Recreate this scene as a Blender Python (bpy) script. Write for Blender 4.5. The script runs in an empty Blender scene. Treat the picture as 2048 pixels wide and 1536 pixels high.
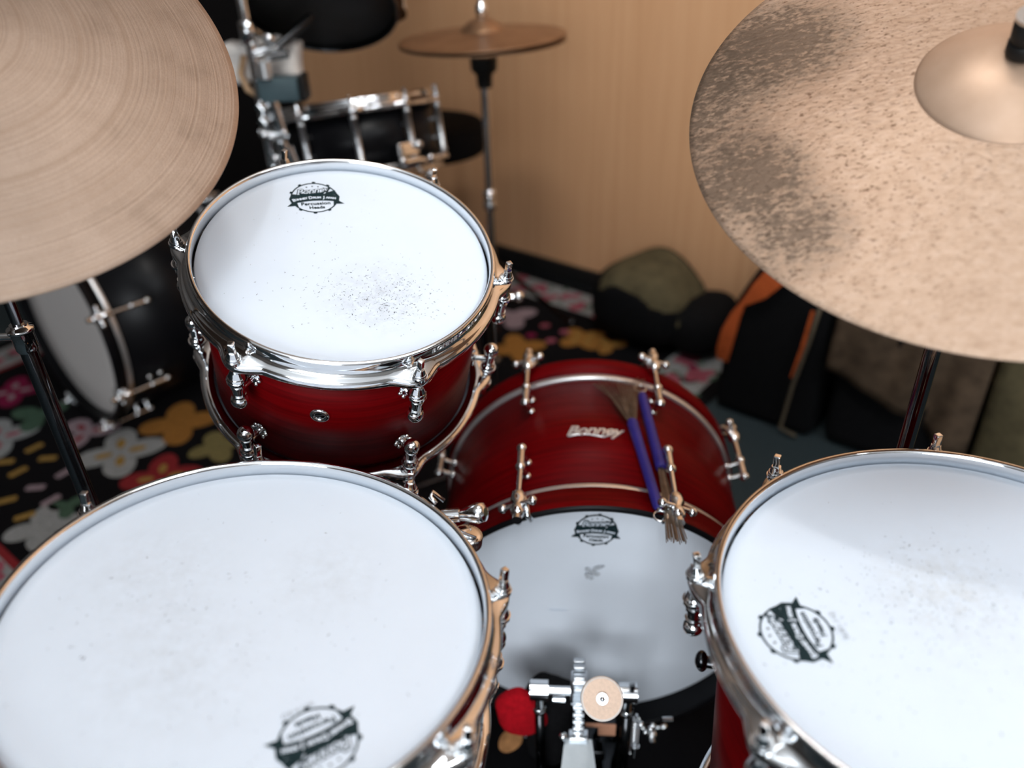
import bpy, bmesh, math, random
from mathutils import Vector, Matrix
random.seed(7)
SC = bpy.context.scene
COL = SC.collection
pi = math.pi

# ---------------------------------------------------------------- camera
F_PX, NADX, NADY = 1600.0, 1110.0, 3320.0
dn = Vector(((NADX-1024)/F_PX, (NADY-768)/F_PX, 1.0)).normalized()
upc = -dn
yc = (Vector((0, 0, 1)) - upc*upc.z).normalized()
xc = yc.cross(upc)
Rw = Matrix((xc, yc, upc))                   # camera (x right, y down, z forward) -> world
cd = bpy.data.cameras.new('camera')
cam = bpy.data.objects.new('camera', cd)
COL.objects.link(cam)
m3 = Matrix((Rw @ Vector((1, 0, 0)), Rw @ Vector((0, -1, 0)), Rw @ Vector((0, 0, -1)))).transposed()
cam.matrix_world = m3.to_4x4()
cd.sensor_fit = 'HORIZONTAL'
cd.sensor_width = 36.0
cd.lens = 36.0*F_PX/2048.0
cd.clip_start = 0.02
cd.clip_end = 50
cd.dof.use_dof = True
cd.dof.focus_distance = 0.80
cd.dof.aperture_fstop = 2.3
SC.camera = cam

# ---------------------------------------------------------------- world, lamps, exposure
wd = bpy.data.worlds.new('world')
SC.world = wd
wd.use_nodes = True
wd.node_tree.nodes['Background'].inputs[0].default_value = (0.55, 0.6, 0.7, 1)
wd.node_tree.nodes['Background'].inputs[1].default_value = 0.02
SC.view_settings.view_transform = 'Standard'
SC.view_settings.look = 'None'
SC.view_settings.exposure = 0.02
SC.view_settings.gamma = 1.0
SC.view_settings.use_curve_mapping = False
SC.cycles.use_denoising = True
SC.cycles.max_bounces = 6
SC.cycles.sample_clamp_indirect = 6.0

R_ = math.radians
def lamp(name, loc, size, energy, color=(0.885, 0.945, 1.0), rot=0.0):
    l = bpy.data.lights.new(name, 'AREA')
    l.shape = 'RECTANGLE'
    l.size, l.size_y = size
    l.energy = energy
    l.color = color
    o = bpy.data.objects.new(name, l)
    o.location = loc
    o.rotation_euler = (0, 0, rot)
    COL.objects.link(o)
    return o
lamp('ceiling_tube', (-0.04, -1.05, 1.28), (0.09, 1.25), 13)
lamp('ceiling_tube', (1.30, -0.30, 1.28), (0.09, 1.25), 18)
wash = lamp('wall_fill', (0.10, 0.80, 1.22), (0.5, 0.2), 17, (1.0, 0.98, 0.95))  # added area light to brighten the wooden wall, not a real spot
wash.rotation_euler = (math.radians(68), 0, math.atan2(-0.638, 0.770))
up = lamp('ceiling_fill', (0.1, -0.2, 0.98), (1.3, 0.12), 15)  # added fill aimed up, brightens ceiling and chrome reflections; no hanging fixture
up.rotation_euler = (pi, 0, 0)
# added frontal fill from behind the camera; the wall there has no window
fill = lamp('front_fill', (-0.20, -2.86, 0.25), (2.6, 1.6), 124, (0.90, 0.95, 1.0))
fill.rotation_euler = (pi/2, 0, math.atan2(-0.638, 0.770))

# ---------------------------------------------------------------- materials
def mat(name, col=(0.5, 0.5, 0.5), rough=0.5, metal=0.0, spec=0.5, coat=0.0, coat_rough=0.1):
    m = bpy.data.materials.new(name)
    m.use_nodes = True
    b = m.node_tree.nodes['Principled BSDF']
    b.inputs['Base Color'].default_value = (*col, 1)
    b.inputs['Roughness'].default_value = rough
    b.inputs['Metallic'].default_value = metal
    b.inputs['Specular IOR Level'].default_value = spec
    b.inputs['Coat Weight'].default_value = coat
    b.inputs['Coat Roughness'].default_value = coat_rough
    return m

class NT:
    """small helper for node trees"""
    def __init__(s, m):
        s.m = m; s.t = m.node_tree; s.b = s.t.nodes['Principled BSDF']
        s.tc = s.t.nodes.new('ShaderNodeTexCoord')
    def n(s, typ, **kw):
        x = s.t.nodes.new(typ)
        for k, v in kw.items():
            setattr(x, k, v)
        return x
    def l(s, a, b):
        s.t.links.new(a, b)
    def mapping(s, scale=(1, 1, 1), loc=(0, 0, 0), rot=(0, 0, 0), src=None):
        mp = s.n('ShaderNodeMapping')
        mp.inputs['Scale'].default_value = scale
        mp.inputs['Location'].default_value = loc
        mp.inputs['Rotation'].default_value = rot
        s.l(src or s.tc.outputs['Object'], mp.inputs['Vector'])
        return mp.outputs[0]
    def noise(s, vec, scale, detail=4, rough=0.55):
        x = s.n('ShaderNodeTexNoise')
        x.inputs['Scale'].default_value = scale
        x.inputs['Detail'].default_value = detail
        x.inputs['Roughness'].default_value = rough
        s.l(vec, x.inputs['Vector'])
        return x.outputs['Fac']
    def ramp(s, fac, stops):
        r = s.n('ShaderNodeValToRGB')
        e = r.color_ramp.elements
        while len(e) < len(stops):
            e.new(0.5)
        for q, (p, c) in zip(e, stops):
            q.position = p
            q.color = (*c, 1) if len(c) == 3 else c
        s.l(fac, r.inputs['Fac'])
        return r.outputs['Color']
    def mix(s, fac, a, b, blend='MIX'):
        x = s.n('ShaderNodeMix', data_type='RGBA', blend_type=blend)
        for sock, v in ((x.inputs[0], fac), (x.inputs[6], a), (x.inputs[7], b)):
            if isinstance(v, (int, float)):
                sock.default_value = v
            elif isinstance(v, tuple):
                sock.default_value = (*v, 1)
            else:
                s.l(v, sock)
        return x.outputs[2]
    def math(s, op, a, b=0.0):
        x = s.n('ShaderNodeMath', operation=op)
        for sock, v in ((x.inputs[0], a), (x.inputs[1], b)):
            if isinstance(v, (int, float)):
                sock.default_value = v
            else:
                s.l(v, sock)
        return x.outputs[0]
    def spot(s, c, rad, soft=1.0, stretch=(1, 1, 1)):
        """1 at centre falling to 0 at radius, object space"""
        v = s.mapping(scale=tuple(q/rad for q in stretch), loc=tuple(-a*q/rad for a, q in zip(c, stretch)))
        g = s.n('ShaderNodeTexGradient', gradient_type='SPHERICAL')
        s.l(v, g.inputs[0])
        return g.outputs['Fac']
    def bump(s, h, strength, dist=0.001):
        x = s.n('ShaderNodeBump')
        x.inputs['Strength'].default_value = strength
        x.inputs['Distance'].default_value = dist
        s.l(h, x.inputs['Height'])
        s.l(x.outputs[0], s.b.inputs['Normal'])
    def color(s, c):
        s.l(c, s.b.inputs['Base Color'])
    def rough(s, c):
        s.l(c, s.b.inputs['Roughness'])

CHROME = mat('chrome', (0.80, 0.82, 0.84), 0.07, 1.0)
n = NT(CHROME); n.rough(n.ramp(n.noise(n.mapping(), 30), [(0.3, (0.05,)*3), (0.8, (0.12,)*3)]))
STEEL = mat('brushed_steel', (0.60, 0.63, 0.66), 0.28, 1.0)
n = NT(STEEL); n.rough(n.ramp(n.noise(n.mapping((1, 1, 40)), 12), [(0.2, (0.22,)*3), (0.8, (0.38,)*3)]))
SILVER = mat('silver_ring', (0.78, 0.79, 0.80), 0.32, 0.85)
n = NT(SILVER); n.rough(n.ramp(n.noise(n.mapping(), 60), [(0.3, (0.28,)*3), (0.8, (0.4,)*3)]))
BLACKMETAL = mat('black_nickel', (0.05, 0.052, 0.056), 0.14, 1.0)
n = NT(BLACKMETAL); n.rough(n.ramp(n.noise(n.mapping(), 40), [(0.3, (0.1,)*3), (0.8, (0.2,)*3)]))

def wood_red(name, ax):
    m = mat(name, (0.2, 0.003, 0.006), 0.45, 0.0, 0.05, 0.0)
    k = NT(m)
    sc = [60, 60, 60]
    for a in ax:
        sc[a] = 3
    f = k.noise(k.mapping(tuple(sc)), 3.0, 6, 0.6)
    k.color(k.ramp(f, [(0.25, (0.060, 0.0002, 0.0008)), (0.55, (0.118, 0.0005, 0.0016)), (0.8, (0.155, 0.0012, 0.0028))]))
    k.rough(k.ramp(f, [(0.2, (0.44,)*3), (0.8, (0.36,)*3)]))
    return m
RED_DRUM = wood_red('red_stained_maple', (0, 1))
RED_BASS = wood_red('red_stained_maple_bass', (0, 2))
RED_HOOP = wood_red('red_stained_hoop', (0, 2))
BLACKWOOD = mat('black_lacquer', (0.004, 0.004, 0.005), 0.33, 0, 0.13)
n = NT(BLACKWOOD); n.color(n.ramp(n.noise(n.mapping(), 8), [(0.3, (0.003, 0.003, 0.004)), (0.8, (0.007, 0.007, 0.008))]))
BLACKRUB = mat('black_rubber', (0.006, 0.006, 0.006), 0.55, 0, 0.3)
n = NT(BLACKRUB); n.color(n.ramp(n.noise(n.mapping(), 90), [(0.3, (0.004,)*3), (0.8, (0.010,)*3)]))
BLACKCLOTH = mat('black_cloth', (0.005, 0.005, 0.006), 0.9, 0, 0.1)
n = NT(BLACKCLOTH); f_ = n.noise(n.mapping(), 220, 3); n.color(n.ramp(f_, [(0.3, (0.003, 0.003, 0.0035)), (0.8, (0.008, 0.008, 0.009))])); n.bump(f_, 0.3, 0.001)
INK = mat('badge_ink', (0.006, 0.022, 0.026), 0.6, 0, 0.2)
n = NT(INK); n.color(n.ramp(n.noise(n.mapping(), 150), [(0.3, (0.004, 0.015, 0.019)), (0.8, (0.010, 0.03, 0.034))]))
FADEDINK = mat('faded_ink', (0.42, 0.45, 0.49), 0.6, 0, 0.2)
n = NT(FADEDINK); n.color(n.ramp(n.noise(n.mapping(), 300), [(0.3, (0.32, 0.35, 0.39)), (0.7, (0.60, 0.63, 0.67))]))
MARK = mat('stick_mark', (0.3, 0.31, 0.33), 0.7, 0, 0.2)
n = NT(MARK); n.color(n.ramp(n.noise(n.mapping(), 160, 2), [(0.35, (0.10, 0.105, 0.12)), (0.65, (0.40, 0.42, 0.45))]))
MARKPALE = mat('pale_stick_mark', (0.6, 0.62, 0.64), 0.7, 0, 0.2)
n = NT(MARKPALE); n.color(n.ramp(n.noise(n.mapping(), 160, 2), [(0.35, (0.30, 0.32, 0.34)), (0.65, (0.58, 0.62, 0.67))]))

def head_mat(name, base=(0.700, 0.765, 0.850), smudges=(), rough=0.7, tint=(0.50, 0.52, 0.54)):
    m = mat(name, base, rough, 0, 0.08)
    k = NT(m)
    c = k.mix(k.ramp(k.noise(k.mapping(), 14, 3), [(0.35, (0,)*3), (0.75, (1,)*3)]), base, tuple(q*0.975 for q in base))
    for (cx, cy, rad, amt) in smudges:
        s_ = k.spot((cx, cy, 0), rad, stretch=(1, 1, 0.0001))
        g = k.noise(k.mapping(), 75, 6, 0.75)
        g2 = k.ramp(g, [(0.36, (0,)*3), (0.70, (1,)*3)])
        c = k.mix(k.math('MULTIPLY', k.math('MULTIPLY', s_, g2), amt), c, tint)
    k.color(c)
    k.bump(k.noise(k.mapping(), 900, 2), 0.08, 0.0004)
    return m

# lathed bronze of the left cymbal: rings around its centre
LATHED = mat('lathed_bronze', (0.72, 0.5, 0.34), 0.46, 0.72, 0.15)
n = NT(LATHED)
xyz = n.n('ShaderNodeSeparateXYZ'); n.l(n.tc.outputs['Object'], xyz.inputs[0])
rad_ = n.math('SQRT', n.math('ADD', n.math('MULTIPLY', xyz.outputs[0], xyz.outputs[0]), n.math('MULTIPLY', xyz.outputs[1], xyz.outputs[1])))
cmb = n.n('ShaderNodeCombineXYZ'); n.l(rad_, cmb.inputs[0])
ringf = n.noise(n.mapping((1, 1, 1), src=cmb.outputs[0]), 420, 3, 0.7)
ringc = n.noise(n.mapping((1, 1, 1), src=cmb.outputs[0]), 70, 3, 0.7)
blot = n.noise(n.mapping(), 22, 5, 0.65)
fine = n.noise(n.mapping(), 700, 2, 0.6)
c1 = n.ramp(blot, [(0.25, (0.215, 0.156, 0.118)), (0.45, (0.295, 0.218, 0.168)), (0.75, (0.35, 0.265, 0.21))])
c1 = n.mix(n.ramp(ringf, [(0.42, (0,)*3), (0.62, (0.38,)*3)]), c1, (0.50, 0.38, 0.30))
c1 = n.mix(n.ramp(ringc, [(0.5, (0,)*3), (0.7, (0.45,)*3)]), c1, (0.26, 0.175, 0.12))
c1 = n.mix(n.ramp(fine, [(0.45, (0,)*3), (0.75, (0.45,)*3)]), c1, (0.24, 0.165, 0.115))
n.color(c1)
n.bump(n.math('ADD', ringf, n.math('MULTIPLY', fine, 0.3)), 0.35, 0.0012)

# raw hammered bronze of the right cymbal with dark patina stains
HAMMERED = mat('raw_hammered_bronze', (0.75, 0.52, 0.36), 0.5, 0.5, 0.12)
n = NT(HAMMERED)
dist_ = n.n('ShaderNodeTexNoise'); dist_.inputs['Scale'].default_value = 60; n.l(n.tc.outputs['Object'], dist_.inputs['Vector'])
addv = n.n('ShaderNodeVectorMath', operation='MULTIPLY_ADD')
n.l(dist_.outputs['Color'], addv.inputs[0]); addv.inputs[1].default_value = (0.012, 0.012, 0.012); n.l(n.tc.outputs['Object'], addv.inputs[2])
vor = n.n('ShaderNodeTexVoronoi', feature='SMOOTH_F1'); vor.inputs['Scale'].default_value = 150
n.l(n.mapping((1, 1.7, 1), rot=(0, 0, 0.35), src=addv.outputs[0]), vor.inputs['Vector'])
pit = vor.outputs['Distance']
mid = n.noise(n.mapping((1, 1.6, 1), rot=(0, 0, 0.35)), 95, 5, 0.65)
big = n.noise(n.mapping(), 12, 4, 0.6)
c1 = n.ramp(mid, [(0.24, (0.32, 0.215, 0.15)), (0.48, (0.41, 0.288, 0.208)), (0.72, (0.46, 0.335, 0.255))])
flecks = n.noise(n.mapping((1, 1.55, 1), rot=(0, 0, 0.35)), 210, 3, 0.6)
edge_zone = n.spot((-0.23, 0.06, 0), 0.30, stretch=(1, 1, 0.0001))
c1 = n.mix(n.math('MULTIPLY', n.ramp(edge_zone, [(0.15, (0,)*3), (0.75, (1,)*3)]), n.math('MULTIPLY', n.ramp(big, [(0.3, (.3,)*3), (0.6, (1,)*3)]), 0.55)), c1, (0.20, 0.115, 0.072))
fl = n.math('MULTIPLY', n.ramp(flecks, [(0.56, (0,)*3), (0.68, (1,)*3)]), n.ramp(n.math('ADD', edge_zone, n.math('MULTIPLY', big, 0.35)), [(0.12, (0.10,)*3), (0.55, (0.95,)*3)]))
c1 = n.mix(fl, c1, (0.12, 0.066, 0.040))
for (sx, sy, rr, amt) in ((-0.160, 0.125, 0.085, 0.85), (-0.212, -0.035, 0.060, 0.95), (-0.190, -0.100, 0.055, 0.55), (-0.245, 0.05, 0.085, 0.55), (-0.22, 0.11, 0.075, 0.6)):
    st = n.math('MULTIPLY', n.spot((sx, sy, 0), rr, stretch=(1, 1, 0.0001)), n.ramp(n.math('ADD', n.math('MULTIPLY', mid, 0.6), n.math('MULTIPLY', flecks, 0.4)), [(0.40, (0.30,)*3), (0.58, (1.6,)*3)]))
    c1 = n.mix(n.math('MINIMUM', n.math('MULTIPLY', st, amt*1.7), 0.80), c1, (0.080, 0.056, 0.040))
n.color(c1)
n.bump(n.math('ADD', n.math('MULTIPLY', pit, 0.9), n.math('MULTIPLY', mid, 0.9)), 0.30, 0.0018)
BELLBRONZE = mat('bell_bronze', (0.62, 0.43, 0.31), 0.48, 0.5, 0.12)
n = NT(BELLBRONZE); n.color(n.ramp(n.noise(n.mapping(), 30, 5), [(0.3, (0.40, 0.272, 0.19)), (0.7, (0.46, 0.322, 0.235))]))
n.bump(n.noise(n.mapping(), 400, 3), 0.1, 0.0006)
HATBRONZE = mat('hi_hat_bronze', (0.42, 0.25, 0.13), 0.38, 0.75)
n = NT(HATBRONZE); n.color(n.ramp(n.noise(n.mapping(), 20, 4), [(0.3, (0.26, 0.145, 0.08)), (0.7, (0.38, 0.23, 0.135))]))

WALLWOOD = mat('wood_wall_panel', (0.45, 0.27, 0.15), 0.42, 0, 0.3)
n = NT(WALLWOOD)
grain = n.noise(n.mapping((26, 26, 0.7)), 2.2, 6, 0.6)
fineg = n.noise(n.mapping((160, 160, 2.5)), 2.0, 3, 0.6)
c1 = n.ramp(grain, [(0.25, (0.60, 0.325, 0.165)), (0.5, (0.655, 0.365, 0.192)), (0.78, (0.71, 0.415, 0.228))])
c1 = n.mix(n.ramp(fineg, [(0.4, (0,)*3), (0.8, (0.12,)*3)]), c1, (0.50, 0.27, 0.14))
n.color(c1)
PLASTER = mat('plaster_wall', (0.16, 0.15, 0.14), 0.8)
n = NT(PLASTER); n.color(n.ramp(n.noise(n.mapping(), 6), [(0.3, (0.13, 0.122, 0.115)), (0.8, (0.18, 0.17, 0.16))]))
CEILING = mat('ceiling_tile', (0.55, 0.56, 0.56), 0.8)
n = NT(CEILING); n.color(n.ramp(n.noise(n.mapping(), 40), [(0.3, (0.78, 0.79, 0.79)), (0.8, (0.84, 0.85, 0.85))]))
SLATE = mat('slate_carpet', (0.030, 0.042, 0.046), 0.95, 0, 0.1)
n = NT(SLATE); f_ = n.noise(n.mapping(), 260, 4); n.color(n.ramp(f_, [(0.3, (0.020, 0.029, 0.033)), (0.8, (0.036, 0.049, 0.054))])); n.bump(f_, 0.4, 0.002)
BASEB = mat('dark_baseboard', (0.006, 0.006, 0.006), 0.5)
n = NT(BASEB); n.color(n.ramp(n.noise(n.mapping(), 20), [(0.3, (0.004,)*3), (0.8, (0.009,)*3)]))

def cloth_col(name, col, var=0.25, rough=0.92, sc=160):
    m = mat(name, col, rough, 0, 0.1)
    k = NT(m)
    f = k.noise(k.mapping(), sc, 4)
    k.color(k.ramp(f, [(0.3, tuple(c*(1-var) for c in col)), (0.75, tuple(c*(1+var) for c in col))]))
    k.bump(f, 0.3, 0.0012)
    return m
RUGBLACK = cloth_col('rug_black_pile', (0.0035, 0.0032, 0.004), 0.3, 1.0, 300)
RUGWHITE = cloth_col('rug_white_pile', (0.245, 0.252, 0.252))
RUGPINK = cloth_col('rug_pink_pile', (0.272, 0.068, 0.095))
RUGBLUSH = cloth_col('rug_blush_pile', (0.245, 0.184, 0.204))
RUGRED = cloth_col('rug_red_pile', (0.184, 0.017, 0.020))
RUGMAG = cloth_col('rug_magenta_pile', (0.16, 0.008, 0.04))
RUGORANGE = cloth_col('rug_orange_pile', (0.245, 0.109, 0.024))
RUGYELLOW = cloth_col('rug_yellow_pile', (0.258, 0.156, 0.041))
RUGOLIVE = cloth_col('rug_olive_pile', (0.15, 0.125, 0.05))
RUGGREEN = cloth_col('rug_green_pile', (0.05, 0.09, 0.06))
RUGTAN = cloth_col('mat_tan_pile', (0.52, 0.25, 0.10), 0.45, 0.95, 40)
REDCLOTH = cloth_col('red_cloth', (0.36, 0.004, 0.010))
OLIVE = cloth_col('olive_canvas', (0.085, 0.070, 0.038), 0.3, 0.9, 30)
BROWN = cloth_col('brown_canvas', (0.085, 0.058, 0.038), 0.35, 0.9, 30)
ORANGE = cloth_col('orange_webbing', (0.42, 0.085, 0.022))
TANPIPE = cloth_col('tan_piping', (0.10, 0.08, 0.055))
CREAM = cloth_col('cream_canvas', (0.78, 0.74, 0.70), 0.06)
BEIGE = cloth_col('beige_handle', (0.50, 0.33, 0.20), 0.1)
SLATEBLUE = mat('slate_blue_plastic', (0.055, 0.095, 0.11), 0.45)
n = NT(SLATEBLUE); n.color(n.ramp(n.noise(n.mapping(), 30), [(0.3, (0.045, 0.08, 0.095)), (0.8, (0.065, 0.11, 0.125))]))
BLUERUB = mat('blue_rubber_grip', (0.022, 0.016, 0.17), 0.42, 0, 0.4)
n = NT(BLUERUB); n.color(n.ramp(n.noise(n.mapping(), 50), [(0.3, (0.018, 0.013, 0.14)), (0.8, (0.030, 0.022, 0.20))]))
WIRE = mat('brush_wire', (0.30, 0.25, 0.20), 0.35, 0.9)
n = NT(WIRE); n.color(n.ramp(n.noise(n.mapping(), 80), [(0.3, (0.2, 0.16, 0.13)), (0.8, (0.36, 0.31, 0.26))]))
FELT = cloth_col('cream_felt', (0.80, 0.60, 0.47), 0.06, 0.95, 300)
FELTEDGE = cloth_col('white_felt_edge', (0.82, 0.74, 0.68), 0.05, 0.95, 300)
LEATHER = cloth_col('tan_leather', (0.48, 0.24, 0.15), 0.1, 0.7, 60)
GREYHEAD = head_mat('grey_resonant_head', (0.58, 0.55, 0.53), ((0, 0, 0.05, 0.1),))
WHITEPAINT = mat('white_logo_metal', (0.70, 0.71, 0.72), 0.3, 0.6)
n = NT(WHITEPAINT); n.rough(n.ramp(n.noise(n.mapping(), 60), [(0.3, (0.25,)*3), (0.8, (0.4,)*3)]))

# ---------------------------------------------------------------- mesh helpers
class MB:
    def __init__(s, M=None):
        s.bm = bmesh.new(); s.mi = 0; s.M = M or Matrix()
    def _add(s, verts, faces, smooth=True):
        vs = [s.bm.verts.new(s.M @ Vector(v)) for v in verts]
        for f in faces:
            try:
                q = s.bm.faces.new([vs[i] for i in f])
                q.material_index = s.mi; q.smooth = smooth
            except ValueError:
                pass
        return vs
    def lathe(s, prof, seg=96, bump=None, closed=True, M=None, smooth=True, caps=False):
        """prof: list of (r, z[, w]); bump(theta) is added to r scaled by w"""
        M = M or Matrix()
        V, Fc = [], []
        k = len(prof)
        for i in range(seg):
            t = 2*pi*i/seg
            for p in prof:
                r = p[0] + (bump(t)*p[2] if bump and len(p) > 2 else 0)
                V.append(M @ Vector((r*math.cos(t), r*math.sin(t), p[1])))
        for i in range(seg):
            j = (i+1) % seg
            for a in range(k if closed else k-1):
                b = (a+1) % k
                Fc.append((i*k+a, j*k+a, j*k+b, i*k+b))
        if caps and not closed:
            Fc.append(tuple(i*k for i in range(seg))[::-1])
            Fc.append(tuple(i*k+k-1 for i in range(seg)))
        s._add(V, Fc, smooth)
        return s
    def cyl(s, p0, p1, r0, r1=None, seg=20, rings=None):
        """straight tube between two points; rings = [(t, r), ...] gives a turned profile"""
        p0, p1 = Vector(p0), Vector(p1)
        r1 = r0 if r1 is None else r1
        ax = (p1-p0); L = ax.length; ax.normalize()
        q = ax.to_track_quat('Z', 'Y').to_matrix().to_4x4()
        M = Matrix.Translation(p0) @ q
        prof = [(r, t*L) for t, r in rings] if rings else [(r0, 0), (r1, L)]
        prof = [(max(r, 1e-5), z) for r, z in prof]
        k = len(prof)
        V, Fc = [], []
        for i in range(seg):
            t = 2*pi*i/seg
            for r, z in prof:
                V.append(M @ Vector((r*math.cos(t), r*math.sin(t), z)))
        for i in range(seg):
            j = (i+1) % seg
            for a in range(k-1):
                Fc.append((i*k+a, j*k+a, j*k+a+1, i*k+a+1))
        s._add(V, Fc, True)
        s._add([V[i*k] for i in range(seg)], [tuple(range(seg))[::-1]], False)
        s._add([V[i*k+k-1] for i in range(seg)], [tuple(range(seg))], False)
        return s
    def ball(s, c, r, seg=18, sc=(1, 1, 1), M=None):
        c = Vector(c); M = M or Matrix()
        V, Fc = [], []
        rg = seg//2
        for a in range(rg+1):
            ph = pi*a/rg
            for i in range(seg):
                t = 2*pi*i/seg
                v = Vector((r*sc[0]*math.sin(ph)*math.cos(t), r*sc[1]*math.sin(ph)*math.sin(t), r*sc[2]*math.cos(ph)))
                V.append(c + (M.to_3x3() @ v))
        for a in range(rg):
            for i in range(seg):
                j = (i+1) % seg
                Fc.append((a*seg+i, (a+1)*seg+i, (a+1)*seg+j, a*seg+j))
        s._add(V, Fc, True)
        return s
    def box(s, c, size, bev=0.0, M=None, seg=3, taper=None):
        b = bmesh.new()
        bmesh.ops.create_cube(b, size=1)
        for v in b.verts:
            v.co = Vector((v.co.x*size[0], v.co.y*size[1], v.co.z*size[2]))
            if taper and v.co.z > 0:
                v.co.x *= taper; v.co.y *= taper
        if bev:
            bmesh.ops.bevel(b, geom=b.edges[:], offset=bev, segments=seg, profile=0.6, affect='EDGES')
        M = M or Matrix()
        b.verts.index_update()
        V = [M @ (v.co) + Vector(c) if M.to_translation().length == 0 else M @ (v.co + Vector(c)) for v in b.verts]
        Fc = [[v.index for v in f.verts] for f in b.faces]
        b.free()
        s._add(V, Fc, bool(bev))
        return s
    def tube(s, pts, r, seg=10, cap=True, flat=None):
        """tube through points; flat=(w,h) makes a ribbon of that section; r may be a list"""
        pts = [Vector(p) for p in pts]
        k = len(pts)
        up = Vector((0.123, 0.211, 0.97))
        V, Fc = [], []
        for i, p in enumerate(pts):
            d = (pts[min(i+1, k-1)] - pts[max(i-1, 0)]).normalized()
            a = up - d*up.dot(d)
            if a.length < 1e-4:
                a = Vector((1, 0, 0)) - d*d.x
            a.normalize(); bb = d.cross(a); up = a
            rr = r[i] if isinstance(r, (list, tuple)) else r
            for j in range(seg):
                t = 2*pi*j/seg
                V.append(p + a*(rr*math.cos(t)) + bb*(rr*math.sin(t)))
        for i in range(k-1):
            for j in range(seg):
                j2 = (j+1) % seg
                Fc.append((i*seg+j, i*seg+j2, (i+1)*seg+j2, (i+1)*seg+j))
        if cap:
            Fc.append(tuple(range(seg))[::-1]); Fc.append(tuple((k-1)*seg+j for j in range(seg)))
        s._add(V, Fc, True)
        return s
    def ribbon(s, pts, nrm, w, th=0.002):
        """flat strap: centre line, face normal, width (number or list)"""
        pts = [Vector(p) for p in pts]; nrm = Vector(nrm).normalized()
        V, Fc = [], []
        k = len(pts)
        for i, p in enumerate(pts):
            d = (pts[min(i+1, k-1)]-pts[max(i-1, 0)]).normalized()
            a = d.cross(nrm).normalized()
            ww = (w[i] if isinstance(w, (list, tuple)) else w)/2
            V += [p+a*ww+nrm*th/2, p-a*ww+nrm*th/2, p-a*ww-nrm*th/2, p+a*ww-nrm*th/2]
        for i in range(k-1):
            for j in range(4):
                j2 = (j+1) % 4
                Fc.append((i*4+j, i*4+j2, (i+1)*4+j2, (i+1)*4+j))
        Fc += [(3, 2, 1, 0), tuple((k-1)*4+j for j in range(4))]
        s._add(V, Fc, False)
        return s
    def prism(s, poly, z0, z1, M=None):
        """extruded polygon (x, y) between z0 and z1"""
        M = M or Matrix()
        k = len(poly)
        V = [M @ Vector((x, y, z0)) for x, y in poly] + [M @ Vector((x, y, z1)) for x, y in poly]
        Fc = [tuple(range(k))[::-1], tuple(range(k, 2*k))] + [(i, (i+1) % k, k+(i+1) % k, k+i) for i in range(k)]
        s._add(V, Fc, False)
        return s
    def poly(s, pts, M=None):
        M = M or Matrix()
        s._add([M @ Vector(p) for p in pts], [tuple(range(len(pts)))], False)
        return s
    def oval(s, c, a, b, rot=0.0, z=0.0, seg=20, M=None, wob=0.0):
        P = []
        for i in range(seg):
            t = 2*pi*i/seg
            k = 1 + wob*math.sin(3*t+rot*5)
            x, y = a*k*math.cos(t), b*k*math.sin(t)
            P.append((c[0]+x*math.cos(rot)-y*math.sin(rot), c[1]+x*math.sin(rot)+y*math.cos(rot), z))
        return s.poly(P, M)
    def text(s, body, size, M, extrude=0.0, offset=0.0, shear=0.0, spacing=1.0, align='CENTER', bend=0.0):
        cu = bpy.data.curves.new('t', 'FONT')
        cu.body = body; cu.size = size; cu.extrude = extrude; cu.offset = offset; cu.shear = shear
        cu.space_character = spacing; cu.align_x = align; cu.align_y = 'CENTER'; cu.resolution_u = 3
        o = bpy.data.objects.new('t', cu)
        COL.objects.link(o)
        dg = bpy.context.evaluated_depsgraph_get()
        me = bpy.data.meshes.new_from_object(o.evaluated_get(dg))
        V = []
        for v in me.vertices:
            c = v.co.copy()
            if bend:                       # bend > 0 arches the line upwards in the middle
                c.y -= c.x*c.x*bend
            V.append(M @ c)
        s._add(V, [list(p.vertices) for p in me.polygons], False)
        bpy.data.objects.remove(o); bpy.data.meshes.remove(me); bpy.data.curves.remove(cu)
        return s
    def build(s, name, mats, parent=None, normals=True):
        me = bpy.data.meshes.new(name)
        if normals:
            bmesh.ops.recalc_face_normals(s.bm, faces=s.bm.faces[:])
        s.bm.to_mesh(me); s.bm.free()
        for m in (mats if isinstance(mats, (list, tuple)) else [mats]):
            me.materials.append(m)
        o = bpy.data.objects.new(name, me)
        COL.objects.link(o)
        if parent:
            o.parent = parent
        return o

def thing(name, label, cat, M=None, group=None):
    o = bpy.data.objects.new(name, None)
    o.empty_display_size = 0.05
    COL.objects.link(o)
    if M:
        o.matrix_world = M
    o['label'] = label; o['category'] = cat
    if group:
        o['group'] = group
    return o
def tag(o, label, cat, group=None, kind=None):
    o['label'] = label; o['category'] = cat
    if group: o['group'] = group
    if kind: o['kind'] = kind
    return o
def structure(o):
    o['kind'] = 'structure'
    return o
def frame_z(nv, origin):
    """matrix whose z is nv and whose x is the world x flattened onto the plane"""
    z = Vector(nv).normalized()
    x = (Vector((1, 0, 0)) - z*z.x).normalized()
    y = z.cross(x)
    M = Matrix((x, y, z)).transposed().to_4x4()
    M.translation = origin
    return M
def T(x, y, z): return Matrix.Translation((x, y, z))
def RZ(a): return Matrix.Rotation(a, 4, 'Z')
def polar(r, a, z): return Vector((r*math.cos(a), r*math.sin(a), z))
R_ = math.radians

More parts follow.
